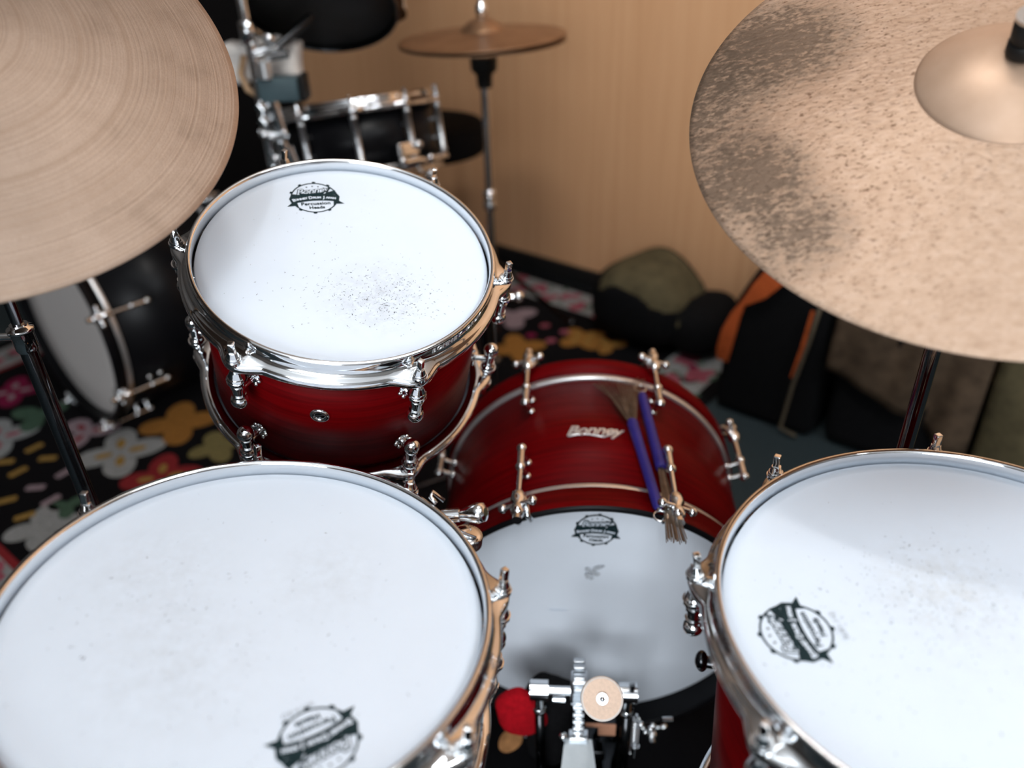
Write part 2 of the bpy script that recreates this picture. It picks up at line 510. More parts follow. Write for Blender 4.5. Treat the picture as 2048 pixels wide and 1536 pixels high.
# ---------------------------------------------------------------- room (rotated with the wooden wall)
FZ = -1.115
CZ = 1.33
UV = Vector((0.770, -0.638, 0)).normalized()   # along the wooden wall, to the right
VV = Vector((0.638, 0.770, 0)).normalized()    # towards the wooden wall
ROOM = Matrix((UV, VV, Vector((0, 0, 1)))).transposed().to_4x4()
def uv(u, v, z=FZ): return UV*u + VV*v + Vector((0, 0, z))
U0, U1, V0, V1 = -3.6, 2.3, -2.4, 1.98
def slab(name, c, size, m):
    b = MB(ROOM); b.box(c, size); o = b.build(name, m); structure(o); return o
slab('floor', ((U0+U1)/2, (V0+V1)/2, FZ-0.05), (U1-U0+0.2, V1-V0+0.2, 0.1), SLATE)
slab('ceiling', ((U0+U1)/2, (V0+V1)/2, CZ+0.05), (U1-U0+0.2, V1-V0+0.2, 0.1), CEILING)
slab('wall_back', ((U0+U1)/2, V1+0.05, (FZ+CZ)/2), (U1-U0+0.2, 0.1, CZ-FZ), WALLWOOD)
slab('wall_front', ((U0+U1)/2, V0-0.05, (FZ+CZ)/2), (U1-U0+0.2, 0.1, CZ-FZ), PLASTER)
slab('wall_left', (U0-0.05, (V0+V1)/2, (FZ+CZ)/2), (0.1, V1-V0, CZ-FZ), PLASTER)
slab('wall_right', (U1+0.05, (V0+V1)/2, (FZ+CZ)/2), (0.1, V1-V0, CZ-FZ), PLASTER)
slab('baseboard_back', ((U0+U1)/2, V1-0.006, FZ+0.03), (U1-U0-0.02, 0.012, 0.06), BASEB)

# ---------------------------------------------------------------- rug with flowers
def build_rug():
    b = MB()
    ru0, ru1, rv0, rv1, h = -2.50, -0.68, 0.10, 1.955, 0.006
    rc = [uv(ru0, rv0), uv(ru1, rv0), uv(ru1, rv1), uv(ru0, rv1)]
    top = [p+Vector((0, 0, h)) for p in rc]
    b._add(rc+top, [(3, 2, 1, 0), (4, 5, 6, 7), (0, 1, 5, 4), (1, 2, 6, 5), (2, 3, 7, 6), (3, 0, 4, 7)], False)
    z = FZ+h
    W, PK, BL, RD, MG, OR, YE, OL, GR = 1, 2, 3, 4, 5, 6, 7, 8, 9
    def rect(u0, u1, v0, v1, mi, dz):
        b.mi = mi
        b.poly([uv(u0, v0, z+dz), uv(u1, v0, z+dz), uv(u1, v1, z+dz), uv(u0, v1, z+dz)])
    # white border bands with a thin red line on their inside
    for (u0, u1, v0, v1) in ((ru0+.05, ru1-.04, 1.800, 1.915), (ru0+.05, ru1-.04, .14, .255), (-.865, -.72, .255, 1.80), (ru0+.05, ru0+.165, .255, 1.80)):
        rect(u0, u1, v0, v1, W, .0004)
    rect(ru0+.165, -.865, .255, .272, RD, .0004)
    rect(ru0+.165, ru0+.180, .272, 1.80, RD, .0004)
    # little roses and leaves along the bands
    def rose(u, v):
        for k in range(3):
            a = random.random()*6.28
            p = uv(u+.016*math.cos(a), v+.016*math.sin(a))
            b.mi = PK; b.oval((p.x, p.y), .020+.008*random.random(), .015, a, z+.0008+.0001*k, 12)
        for k in range(2):
            p = uv(u+random.uniform(-.05, .05), v+random.uniform(-.035, .035))
            b.mi = GR; b.oval((p.x, p.y), .014, .007, random.random()*6, z+.0007, 10)
    u = ru0+.1
    k = 0
    while u < ru1-.06:
        for v in (1.857, .197):
            rose(u, v + (.024 if k % 2 else -.024))
        u += .052; k += 1
    v = .3; k = 0
    while v < 1.78:
        rose(-.793+(.028 if k % 2 else -.028), v); rose(-.793+random.uniform(-.04, .04), v+.02)
        p = uv(-.793+random.uniform(-.05, .05), v+.03); b.mi = MG if k % 2 else 0; b.oval((p.x, p.y), .022, .014, random.random()*6, z+.00075, 12); rose(ru0+.107+(.02 if k % 2 else -.02), v)
        v += .06; k += 1
    # big four petal flowers, placed in metres in the room
    def flower(x, y, r, mi, ci=None, rot=0.0, n_=4, pr=0.62):
        for i in range(n_):
            a = rot+2*pi*i/n_
            b.mi = mi; b.oval((x+r*.62*math.cos(a), y+r*.62*math.sin(a)), r*pr, r*pr*.72, a, z+.0005+.00005*i, 22, wob=.03)
        if ci is not None:
            for i in range(n_):
                a = rot+2*pi*i/n_
                b.mi = ci; b.oval((x+r*.45*math.cos(a), y+r*.45*math.sin(a)), r*.25, r*.13, a, z+.0010+.00003*i, 12)
    flower(-.925, 1.525, .082, W, YE, .35)
    flower(-.825, 1.640, .078, OR, None, .25)
    flower(-.700, 1.535, .055, OL, None, .5)
    flower(-.795, 1.425, .072, RD, YE, .2)
    flower(-1.255, 1.600, .075, W, PK, .5)
    flower(-1.045, 1.615, .062, BL, RD, .3, 3)
    flower(-1.325, 1.815, .065, MG, BL, .3)
    flower(-1.205, 1.695, .060, GR, None, .7, 3)
    flower(-1.52, 1.72, .07, OR, None, .1)
    flower(-.985, 1.270, .062, W, None, .35)
    flower(-.965, 1.335, .035, GR, None, .9, 3)
    flower(.012, 2.150, .060, BL, None, .55, 3, .7)
    flower(.020, 1.960, .066, OR, None, .2)
    flower(.205, 2.000, .058, OR, YE, .45)
    flower(.275, 1.960, .045, OR, YE, .1, 3)
    flower(-.130, 2.080, .05, MG, None, .1)
    flower(-.30, 2.30, .07, W, PK, .2)
    flower(-.52, 2.02, .075, W, RD, .6)
    flower(-.42, 1.72, .07, OR, None, .1)
    flower(-.62, 1.22, .07, W, YE, .1)
    flower(-.75, .96, .07, RD, YE, .7)
    flower(-1.75, 2.0, .075, W, PK, .3)
    for (x, y) in ((.103, 2.087), (.115, 1.995), (.158, 2.045), (.06, 2.03)):
        b.mi = PK if x != .06 else MG
        b.oval((x, y), .016, .013, .3, z+.0006, 12)
    for (x, y, a, mi) in ((-1.143, 1.555, .9, YE), (-1.09, 1.511, .05, YE), (-1.135, 1.463, .9, YE), (-1.186, 1.503, .1, YE), (-1.025, 1.454, 1.0, BL), (-1.066, 1.403, .05, BL), (-1.01, 1.357, .9, BL), (-1.109, 1.362, .4, YE), (-1.042, 1.307, .5, YE), (-1.24, 1.43, .5, BL), (-1.19, 1.36, 1.2, YE), (-1.13, 1.27, .2, BL), (-.73, 1.36, .3, YE), (-.69, 1.40, .1, YE), (-.655, 1.35, .8, YE), (-1.27, 1.36, .8, YE), (-1.34, 1.50, .2, BL)):
        ca, sa = math.cos(a), math.sin(a)
        l, w = .021, .0095
        b.mi = mi
        b.poly([(x+sx*l*ca-sy*w*sa, y+sx*l*sa+sy*w*ca, z+.0006) for sx, sy in ((-1, -.6), (-.8, -1), (.8, -1), (1, -.6), (1, .6), (.8, 1), (-.8, 1), (-1, .6))])
    o = b.build('rug', [RUGBLACK, RUGWHITE, RUGPINK, RUGBLUSH, RUGRED, RUGMAG, RUGORANGE, RUGYELLOW, RUGOLIVE, RUGGREEN], normals=False)
    tag(o, 'black floral rug with white rose border under the black drum kit', 'rug')
build_rug()
def build_mat():
    b = MB()
    z0, z1 = FZ+.0062+.0018, FZ+.0105
    x0, x1, y0, y1 = -.42, .40, -.45, 1.10
    c = [(x0, y0), (x1, y0), (x1, y1), (x0, y1)]
    b.prism(c, z0, z1)
    for (x, y, a) in ((-.021, .742, .9), (.047, .745, .5), (-.25, .60, .2), (.30, .55, .4)):
        b.mi = 1; b.oval((x, y), .021, .0165, a, z1+.0005, 22, wob=.04)
    o = b.build('drum_mat', [RUGBLACK, RUGTAN], normals=False)
    tag(o, 'black drum mat with tan oval spots under the bass drum pedal', 'mat')
build_mat()

# ---------------------------------------------------------------- drums
def badge(parent, cx, cy, z, r, rot, faded=False, M0=None, small=True):
    """printed round badge with a banner, lying on a drum head"""
    M = (M0 or Matrix()) @ T(cx, cy, z) @ RZ(rot) @ Matrix.Scale(r/1.0, 4)
    ink = MB(M)
    seg = 64
    V, Fc = [], []
    for i in range(seg):
        t = 2*pi*i/seg
        V += [(math.cos(t), math.sin(t), 0), (.94*math.cos(t), .94*math.sin(t), 0)]
    for i in range(seg):
        j = (i+1) % seg
        Fc.append((2*i, 2*j, 2*j+1, 2*i+1))
    ink._add(V, Fc, False)
    for i in range(10):                                       # lugs around the ring
        a = 2*pi*(i+.35)/10
        if abs(math.sin(a)) < .25: continue
        ink.oval((1.03*math.cos(a), 1.03*math.sin(a)), .085, .05, a+pi/2, 0.004, 10)
    # banner
    def arc(y, k=.16): return lambda x: y - k*x*x
    up_, lo_ = arc(.22), arc(-.22)
    xs = [-.97+1.94*i/16 for i in range(17)]
    ink.poly([(x, up_(x), .006) for x in xs] + [(x, lo_(x), .006) for x in reversed(xs)])
    for sgn in (-1, 1):
        ink.poly([(sgn*.80, -.10, .003), (sgn*1.20, -.52, .003), (sgn*.86, -.50, .003), (sgn*.72, -.62, .003)])
        ink.poly([(sgn*.94, .28, .004), (sgn*1.07, -.02, .004), (sgn*1.0, -.30, .004), (sgn*.85, -.2, .004)])
    ink.poly([(.25, .2, .005), (.93, .42, .005), (.95, .10, .005)])
    ink.poly([(-.5, .2, .005), (-.95, .30, .005), (-.95, .05, .005)])
    for i in range(5):                                         # stars
        a = R_(128-19*i)
        sx, sy = .76*math.cos(a), .76*math.sin(a)
        ink.poly([(sx+(.055 if q % 2 == 0 else .024)*math.sin(q*pi/5), sy+(.055 if q % 2 == 0 else .024)*math.cos(q*pi/5), .004) for q in range(10)])
    ink.text('Bonney', .50, T(-.05, .43, .008) @ RZ(.09), offset=.042, shear=.35, spacing=.90)
    ink.tube([(-.60, .24, .004), (-.2, .20, .004), (.3, .25, .004), (.60, .38, .004), (.68, .60, .004)], .045, 6)
    ink.text('Percussion', .27, T(.0, -.42, .006), offset=.008, spacing=1.05)
    ink.text('Heads', .25, T(.02, -.68, .006), offset=.008, spacing=1.05)
    o = ink.build('badge_print', FADEDINK if faded else INK, parent, normals=False)
    o['label'] = 'dark round printed badge with banner'
    w = MB(M)
    for k_, (tx, w_, big) in enumerate((('B', -.875, 1), ('ONNEY', -.575, 0), ('D', -.165, 1), ('RUM', .105, 0), ('J', .395, 1), ('APAN', .685, 0))):
        x_ = w_
        w.text(tx, .240 if big else .165, T(x_, -.02-.16*x_*x_+(.0 if big else -.012), .014) @ RZ(-.32*x_), offset=.010, spacing=.95)
    w.text('Bonney', .50, T(-.05, .43, .016) @ RZ(.09), offset=.004, shear=.35, spacing=.90)
    w.tube([(-.57, .235, .030), (-.2, .195, .030), (.3, .25, .030), (.58, .375, .030), (.66, .58, .030)], .014, 6)
    o2 = w.build('badge_lettering', HEADW, o, normals=False)
    return o

def marks(parent, cx, cy, sx, sy, n_, z, rmax, pale=False, name='stick_marks', lmin=.0008, lmax=.0028):
    b = MB()
    for i in range(n_):
        x, y = random.gauss(cx, sx), random.gauss(cy, sy)
        if math.hypot(x, y) > rmax: continue
        a = random.gauss(1.0, .9); l = random.uniform(lmin, lmax)*1.25; w = random.uniform(.00018, .00042)*(1.6 if random.random() < .15 else 1)
        b.mi = 1 if random.random() < (.97 if pale else .5) else 0
        ca, sa = math.cos(a), math.sin(a)
        b.poly([(x-l/2*ca, y-l/2*sa, z), (x+w*sa, y-w*ca, z), (x+l/2*ca, y+l/2*sa, z), (x-w*sa, y+w*ca, z)])
    o = b.build(name, [MARK, MARKPALE], parent, normals=False)
    o['kind'] = 'stuff'
    return o

HEADW = head_mat('white_coated_head', (0.700, 0.765, 0.850))

def ear_bump(angs, R, amp=.0115, half=.026):
    def f(t):
        s_ = 0
        for a in angs:
            d = (t-a+pi) % (2*pi)-pi
            x = abs(d)*R/half
            if x < 1: s_ = max(s_, amp*(math.cos(x*pi/2)**1.6))
        return s_
    return f

def make_rod(parent, R, a, zt, sgn=1, bot=-.040):
    """square headed tension rod; sgn=-1 for the lower hoop"""
    b = MB()
    rr = R+.0155
    P = lambda z: polar(rr, a, zt+sgn*z)
    b.cyl(P(-.0185), P(-.0155), .0080, seg=24)
    b.cyl(P(-.0155), P(-.0120), .0072, seg=24, rings=[(0, .0072), (.3, .0066), (.5, .0072), (.8, .0066), (1, .0064)])
    b.cyl(P(-.0120), P(-.0060), .0060, .0042, seg=20)
    M = Matrix.Translation(P(.0000)) @ RZ(a+.5)
    b.box((0, 0, 0), (.0058, .0058, .0125), .0009, M=M)
    b.cyl(P(-.0185), P(bot), .0033, seg=14)
    return b.build('tension_rod', CHROME, parent)

def make_lug(parent, R, rshell, a, zt, sgn=1, k=1.0):
    b = MB()
    rr = R+.0155
    P = lambda z: polar(rr, a, zt+sgn*z)
    z1, z2 = -.0460, -.0780
    b.cyl(P(z1+.0125), P(z1+.006), .0052, .0075, seg=20)
    b.ball(P(z1), .0090, 22); b.ball(P(z2), .0090, 22)
    b.cyl(P(z1+.0015), P(z1-.0015), .0098, seg=24)
    b.cyl(P(z1), P(z2), .0058, seg=20)
    b.cyl(P(z1-.008), P(z1-.0105), .0072, seg=20); b.cyl(P(z2+.0105), P(z2+.008), .0072, seg=20)
    zm = (z1+z2)/2
    Q = lambda r, z: polar(r, a, zt+sgn*z)
    b.cyl(Q(rr, zm), Q(rshell+.001, zm), .0038, seg=16)
    b.cyl(Q(rshell+.0012, zm), Q(rshell+.0045, zm), .0085, .006, seg=20)
    for q in range(6):                                        # rosette
        t = 2*pi*q/6
        c = Q(rshell+.003, zm) + Vector((-math.sin(a), math.cos(a), 0))*(.0085*math.cos(t)) + Vector((0, 0, .0085*math.sin(t)))
        b.ball(c, .0026, 10)
    return b.build('lug', CHROME, parent)

def make_tube_lug(parent, R, rshell, a, z0, z1):
    b = MB()
    rr = R+.012
    b.cyl(polar(rr, a, z0), polar(rr, a, z1), .0070, seg=16, rings=[(0, .004), (.02, .0088), (.07, .0088), (.08, .0072), (.92, .0072), (.93, .0088), (.98, .0088), (1, .004)])
    for z in (z0+(z1-z0)*.3, z0+(z1-z0)*.7):
        b.cyl(polar(rr, a, z), polar(rshell+.0005, a, z), .004, seg=12)
    return b.build('tube_lug', STEEL, parent)

def hoop_profile(R, zt, s=1):
    P = [(-.0048, -.0300), (-.0046, -.0030), (-.0036, -.0008), (-.0016, 0), (.0004, -.0007), (.0014, -.0028), (.0010, -.0092), (.0014, -.0125), (.0034, -.0158, .25), (.0068, -.0176, .8), (.0094, -.0192, 1), (.0106, -.0215, 1), (.0106, -.0265, 1), (.0092, -.0298, .9), (.0040, -.0312, .2)]
    return [(R+p[0], zt+s*p[1]) + ((p[2],) if len(p) > 2 else (0,)) for p in P]

def make_drum(name, label, top, nv, R, depth, angs, shellmat, headmat, lugstyle='ball', hoop_m=None, smooth_marks=(), bottom_head=None, cat='drum'):
    """top: centre of the upper hoop's edge circle; local z = 0 at the lower hoop's edge"""
    nv = Vector(nv).normalized()
    M = frame_z(nv, Vector(top)-nv*depth)
    t = thing(name, label, cat, M)
    rs = R-.0075
    zt = depth
    hm = hoop_m or CHROME
    b = MB()                                                 # shell
    b.lathe([(rs-.006, .026), (rs, .026), (rs, zt-.026), (rs-.006, zt-.026)], 128)
    b.build('shell', shellmat, t)
    b = MB()                                                 # head: coated film with a rounded collar
    rh = R-.0052
    prof = [(1e-5, zt-.0115), (rh*.5, zt-.0115), (rh*.93, zt-.0117), (rh-.002, zt-.0125), (rh, zt-.018), (rh, zt-.027)]
    b.lathe(prof, 128, closed=False)
    hd = b.build('drum_head', headmat, t)
    bp = ear_bump(angs, R)
    b = MB(); b.lathe(hoop_profile(R, zt), 288 if lugstyle == 'ball' else 160, bp)
    hp = b.build('hoop', hm, t)
    b = MB(); b.lathe(hoop_profile(R, 0, -1), 240 if lugstyle == 'ball' else 160, bp)
    b.build('hoop', hm, t)
    b = MB(); b.lathe([(1e-5, .0115), (rh-.002, .0115), (rh, .018), (rh, .027)], 96, closed=False)
    b.build('resonant_head', bottom_head or HEADW, t)
    for a in angs:
        if lugstyle == 'ball':
            make_rod(t, R, a, zt); make_lug(t, R, rs, a, zt)
            make_rod(t, R, a, 0, -1); make_lug(t, R, rs, a, 0, -1)
        else:
            make_rod(t, R, a, zt, bot=-.034)
            make_tube_lug(t, R, rs, a, .034, zt-.034)
    return t, hd, hp

def vent(parent, rs, a, z):
    b = MB()
    M = Matrix.Translation(polar(rs, a, z)) @ RZ(a) @ Matrix.Rotation(pi/2, 4, 'Y')
    b.lathe([(.0048, .0004), (.0095, -.0004), (.0105, .0008), (.0095, .0026), (.0070, .0034), (.0048, .0022)], 40, M=M)
    b.mi = 1; b.lathe([(1e-5, .0008), (.0048, .0008)], 24, closed=False, M=M)
    b.mi = 0; b.box((0, 0, 0), (.0006, .0085, .0006), 0, M=M @ T(0, 0, .0012) @ RZ(.25))
    return b.build('vent_grommet', [CHROME, BLACKMETAL], parent)

# --- rack tom (in focus)
TOM_N, TOM_TOP = (.1791, -.3141, .9323), (-.170, .792, -.322)
TOM_ANG = [R_(-120.5+60*i) for i in range(6)]
HEAD_TOM = head_mat('white_tom_head', (0.700, 0.765, 0.850), ((.037, -.056, .066, .75),))
tom, tom_head, tom_hoop = make_drum('rack_tom', 'red rack tom tilted in the middle of the kit, stick marks on its white head', TOM_TOP, TOM_N, .158, .214, TOM_ANG, RED_DRUM, HEAD_TOM)
badge(tom_head, -.0446, .0936, .214-.0113, .0262, R_(15))
zh = .214-.0112
marks(tom_head, .040, -.056, .034, .021, 420, zh, .148)
marks(tom_head, .015, -.052, .055, .036, 90, zh, .148, name='stray_stick_marks')
marks(tom_head, -.02, .05, .05, .03, 40, zh, .148, True, name='faint_stick_marks')
vent(tom, .1505, R_(-94), .122)
def hoop_text(parent, R, zt, a0, a1, body, size):
    """engraved lettering that follows the hoop's outer wall"""
    b = MB()
    k = len(body)
    for i, ch in enumerate(body):
        if ch == ' ': continue
        a = a0+(a1-a0)*i/(k-1)
        M = Matrix.Translation(polar(R+.0013, a, zt-.0070)) @ RZ(a+pi/2) @ Matrix.Rotation(pi/2, 4, 'X')
        b.text(ch, size, M, extrude=.0003, offset=.0002)
    o = b.build('hoop_lettering', SILVER, parent, normals=False)
    return o
hoop_text(tom_hoop, .158, .214, R_(-52), R_(-27), 'BONNEY DRUM', .0085)
# bracket and stand behind the tom
def build_tom_stand():
    px, py = -.040, 1.165
    t = thing('tom_stand', 'black pole stand behind the red rack tom holding it up', 'stand', T(px, py, FZ))
    b = MB(); b.cyl((0, 0, .10), (0, 0, .63), .0125, seg=20); b.build('pole', BLACKMETAL, t)
    for i in range(3):
        a = 2*pi*i/3+.4
        b = MB(); b.cyl((0, 0, .22), polar(.26, a, .016), .008, seg=12); b.ball(polar(.26, a, .014), .013, 12)
        b.build('leg', CHROME, t)
    b = MB(); b.cyl((0, 0, .52), (0, 0, .58), .020, seg=20); b.cyl((.02, 0, .55), (.05, 0, .55), .006, seg=12); b.ball((.055, 0, .55), .010, 12)
    b.cyl((0, 0, .60), (-.085, -.155, .585), .009, seg=14); b.ball((0, 0, .60), .018, 16)
    b.build('clamp', CHROME, t)
build_tom_stand()

# --- snare drum at the front left
SN_N, SN_TOP = (.129, .041, .9908), (-.203, .430, -.454)
SN_ANG = [R_(12.9-45*i) for i in range(8)]
HEAD_SN = head_mat('white_snare_head', (0.700, 0.765, 0.850), ((-.036, -.06, .085, .5), (-.085, .03, .08, .42), (.05, .04, .065, .4)))
SNSHELL = mat('chromed_steel_shell', (0.72, 0.74, 0.76), 0.16, 1.0)
n = NT(SNSHELL); n.rough(n.ramp(n.noise(n.mapping((2, 2, 60)), 4), [(0.3, (0.12,)*3), (0.8, (0.22,)*3)]))
SND = .150
snare, sn_head, sn_hoop = make_drum('snare_drum', 'large white headed snare drum with chrome hoop in the lower left foreground', SN_TOP, SN_N, .1825, SND, SN_ANG, SNSHELL, HEAD_SN)
badge(sn_head, .0712, -.1088, SND-.0113, .0262, R_(212.6), faded=False)
zh = SND-.0112
marks(sn_head, -.04, -.02, .07, .06, 170, zh, .17, True, 'stick_marks', .001, .004)
def small_print(parent, cx, cy, z, rot, body, size=.0062):
    b = MB(); b.text(body, size, T(cx, cy, z) @ RZ(rot), offset=.0001, spacing=1.1)
    return b.build('small_print', FADEDINK, parent, normals=False)
small_print(sn_head, .053, -.0865, zh, R_(214), '0014-BD', .0058)
def build_strainer():
    a = R_(35.5); R = .1825
    rs = R-.0075
    M = RZ(a)
    b = MB(M)
    b.box((rs+.009, 0, SND-.085), (.018, .030, .075), .003)
    o = b.build('snare_strainer', CHROME, snare)
    b = MB(M)                                                # knurled tension knob
    b.cyl((R+.016, 0, SND-.060), (R+.016, 0, SND-.030), .006, seg=16)
    b.lathe([(1e-5, -.012), (.0125, -.012), (.0135, -.011), (.0135, -.001), (.0125, 0), (.009, .0008), (1e-5, .0008)], 72, closed=False, M=T(R+.016, 0, SND-.020), bump=None)
    for i in range(40):
        t = 2*pi*i/40
        b.box((R+.016+.0136*math.cos(t), .0136*math.sin(t), SND-.026), (.0013, .0013, .010), 0)
    b.build('tension_knob', CHROME, o)
    b = MB(M)                                                # throw-off lever
    p0 = Vector((R+.012, .020, SND-.012)); p1 = Vector((R+.030, -.006, SND+.004))
    b.cyl((R+.006, .020, SND-.05), (R+.010, .020, SND-.010), .005, seg=14)
    b.cyl((R+.004, .024, SND-.012), (R+.016, .014, SND-.008), .0065, seg=18)
    b.tube([(R+.001, .030, SND+.000), (R-.002, .036, SND+.004), (R+.002, .040, SND+.006), (R+.010, .032, SND-.002)], .0022, 8)
    b.cyl(p0, p1, .007, seg=20, rings=[(0, .006), (.25, .0052), (.4, .0062), (.75, .0095), (.95, .0085), (1, .004)])
    b.build('throw_off_lever', CHROME, o)
build_strainer()
def build_snare_stand():
    nv = Vector(SN_N).normalized()
    c = Vector(SN_TOP)-nv*SND
    x, y = c.x-.01, c.y
    t = thing('snare_stand', 'chrome basket stand carrying the foreground snare drum', 'stand', T(x, y, FZ))
    h = c.z-FZ
    b = MB(); b.cyl((0, 0, .10), (0, 0, h-.09), .011, seg=18); b.build('pole', CHROME, t)
    for i in range(3):
        a = 2*pi*i/3+.7
        b = MB(); b.cyl((0, 0, .24), polar(.24, a, .018), .008, seg=12); b.ball(polar(.24, a, .018), .014, 12); b.build('leg', CHROME, t)
        e = polar(.185, a, 0); zz = h-.010-(nv.x*e.x+nv.y*e.y)/nv.z
        b = MB(); b.tube([(0, 0, h-.10), (e.x*.5, e.y*.5, h-.07), (e.x*.96, e.y*.96, zz-.016), (e.x*1.06, e.y*1.06, zz+.004)], .006, 10); b.build('basket_arm', CHROME, t)
build_snare_stand()

# --- floor tom at the front right
FT_N, FT_TOP, FTD = (-.059, -.010, .9982), (.331, .405, -.454), .385
FT_ANG = [R_(162+45*i) for i in range(8)]
HEAD_FT = head_mat('white_floor_tom_head', (0.700, 0.765, 0.850), ((-.010, .022, .060, .6), (.0, .0, .12, .25)), tint=(0.52, 0.51, 0.48))
ftom, ft_head, ft_hoop = make_drum('floor_tom', 'red floor tom with white head in the lower right foreground', FT_TOP, FT_N, .1825, FTD, FT_ANG, RED_DRUM, HEAD_FT)
badge(ft_head, -.1290, -.0066, FTD-.0113, .0262, R_(96))
zh = FTD-.0112
marks(ft_head, -.015, .01, .045, .035, 330, zh, .17, True, 'stick_marks', .001, .003)
marks(ft_head, -.06, -.02, .06, .06, 130, zh, .17, True, 'stray_stick_marks', .001, .003)
small_print(ft_head, -.0965, -.004, zh, R_(98), '0081-148', .0062)
for i, ad in enumerate((112, 234, 352)):
    a = R_(ad); rs = .175
    b = MB(); b.box((0, 0, 0), (.022, .040, .055), .005, M=RZ(a) @ T(rs+.011, 0, FTD-.115))
    br = b.build('leg_bracket', CHROME, ftom)
    b = MB()
    lx = polar(rs+.030, a, 0)
    zf = (FZ+.0108 - (Vector(FT_TOP)-Vector(FT_N).normalized()*FTD).z + lx.x*.059 + lx.y*.010)
    b.tube([polar(rs+.016, a, FTD-.09), polar(rs+.016, a, -.02), polar(rs+.030, a, -.06), polar(rs+.030, a, zf+.03)], .0055, 10)
    lg = b.build('leg', CHROME, ftom)
    b = MB(); b.cyl(polar(rs+.030, a, zf+.004), polar(rs+.030, a, zf+.045), .012, .009, seg=16); b.build('rubber_foot', BLACKRUB, lg)
def tom_wing():
    a = R_(162); rs = .175
    b = MB(RZ(a))                                             # wing bolt with two rounded ears
    c = Vector((rs+.014, 0, FTD-.122))
    b.cyl((rs-.001, 0, FTD-.122), c, .0055, seg=14)
    for s_ in (-1, 1):
        b.ball(c+Vector((.000, s_*.0075, s_*.0105)), .0095, 16, (.6, .85, 1.0))
    b.build('wing_bolt', BLACKMETAL, ftom)
tom_wing()

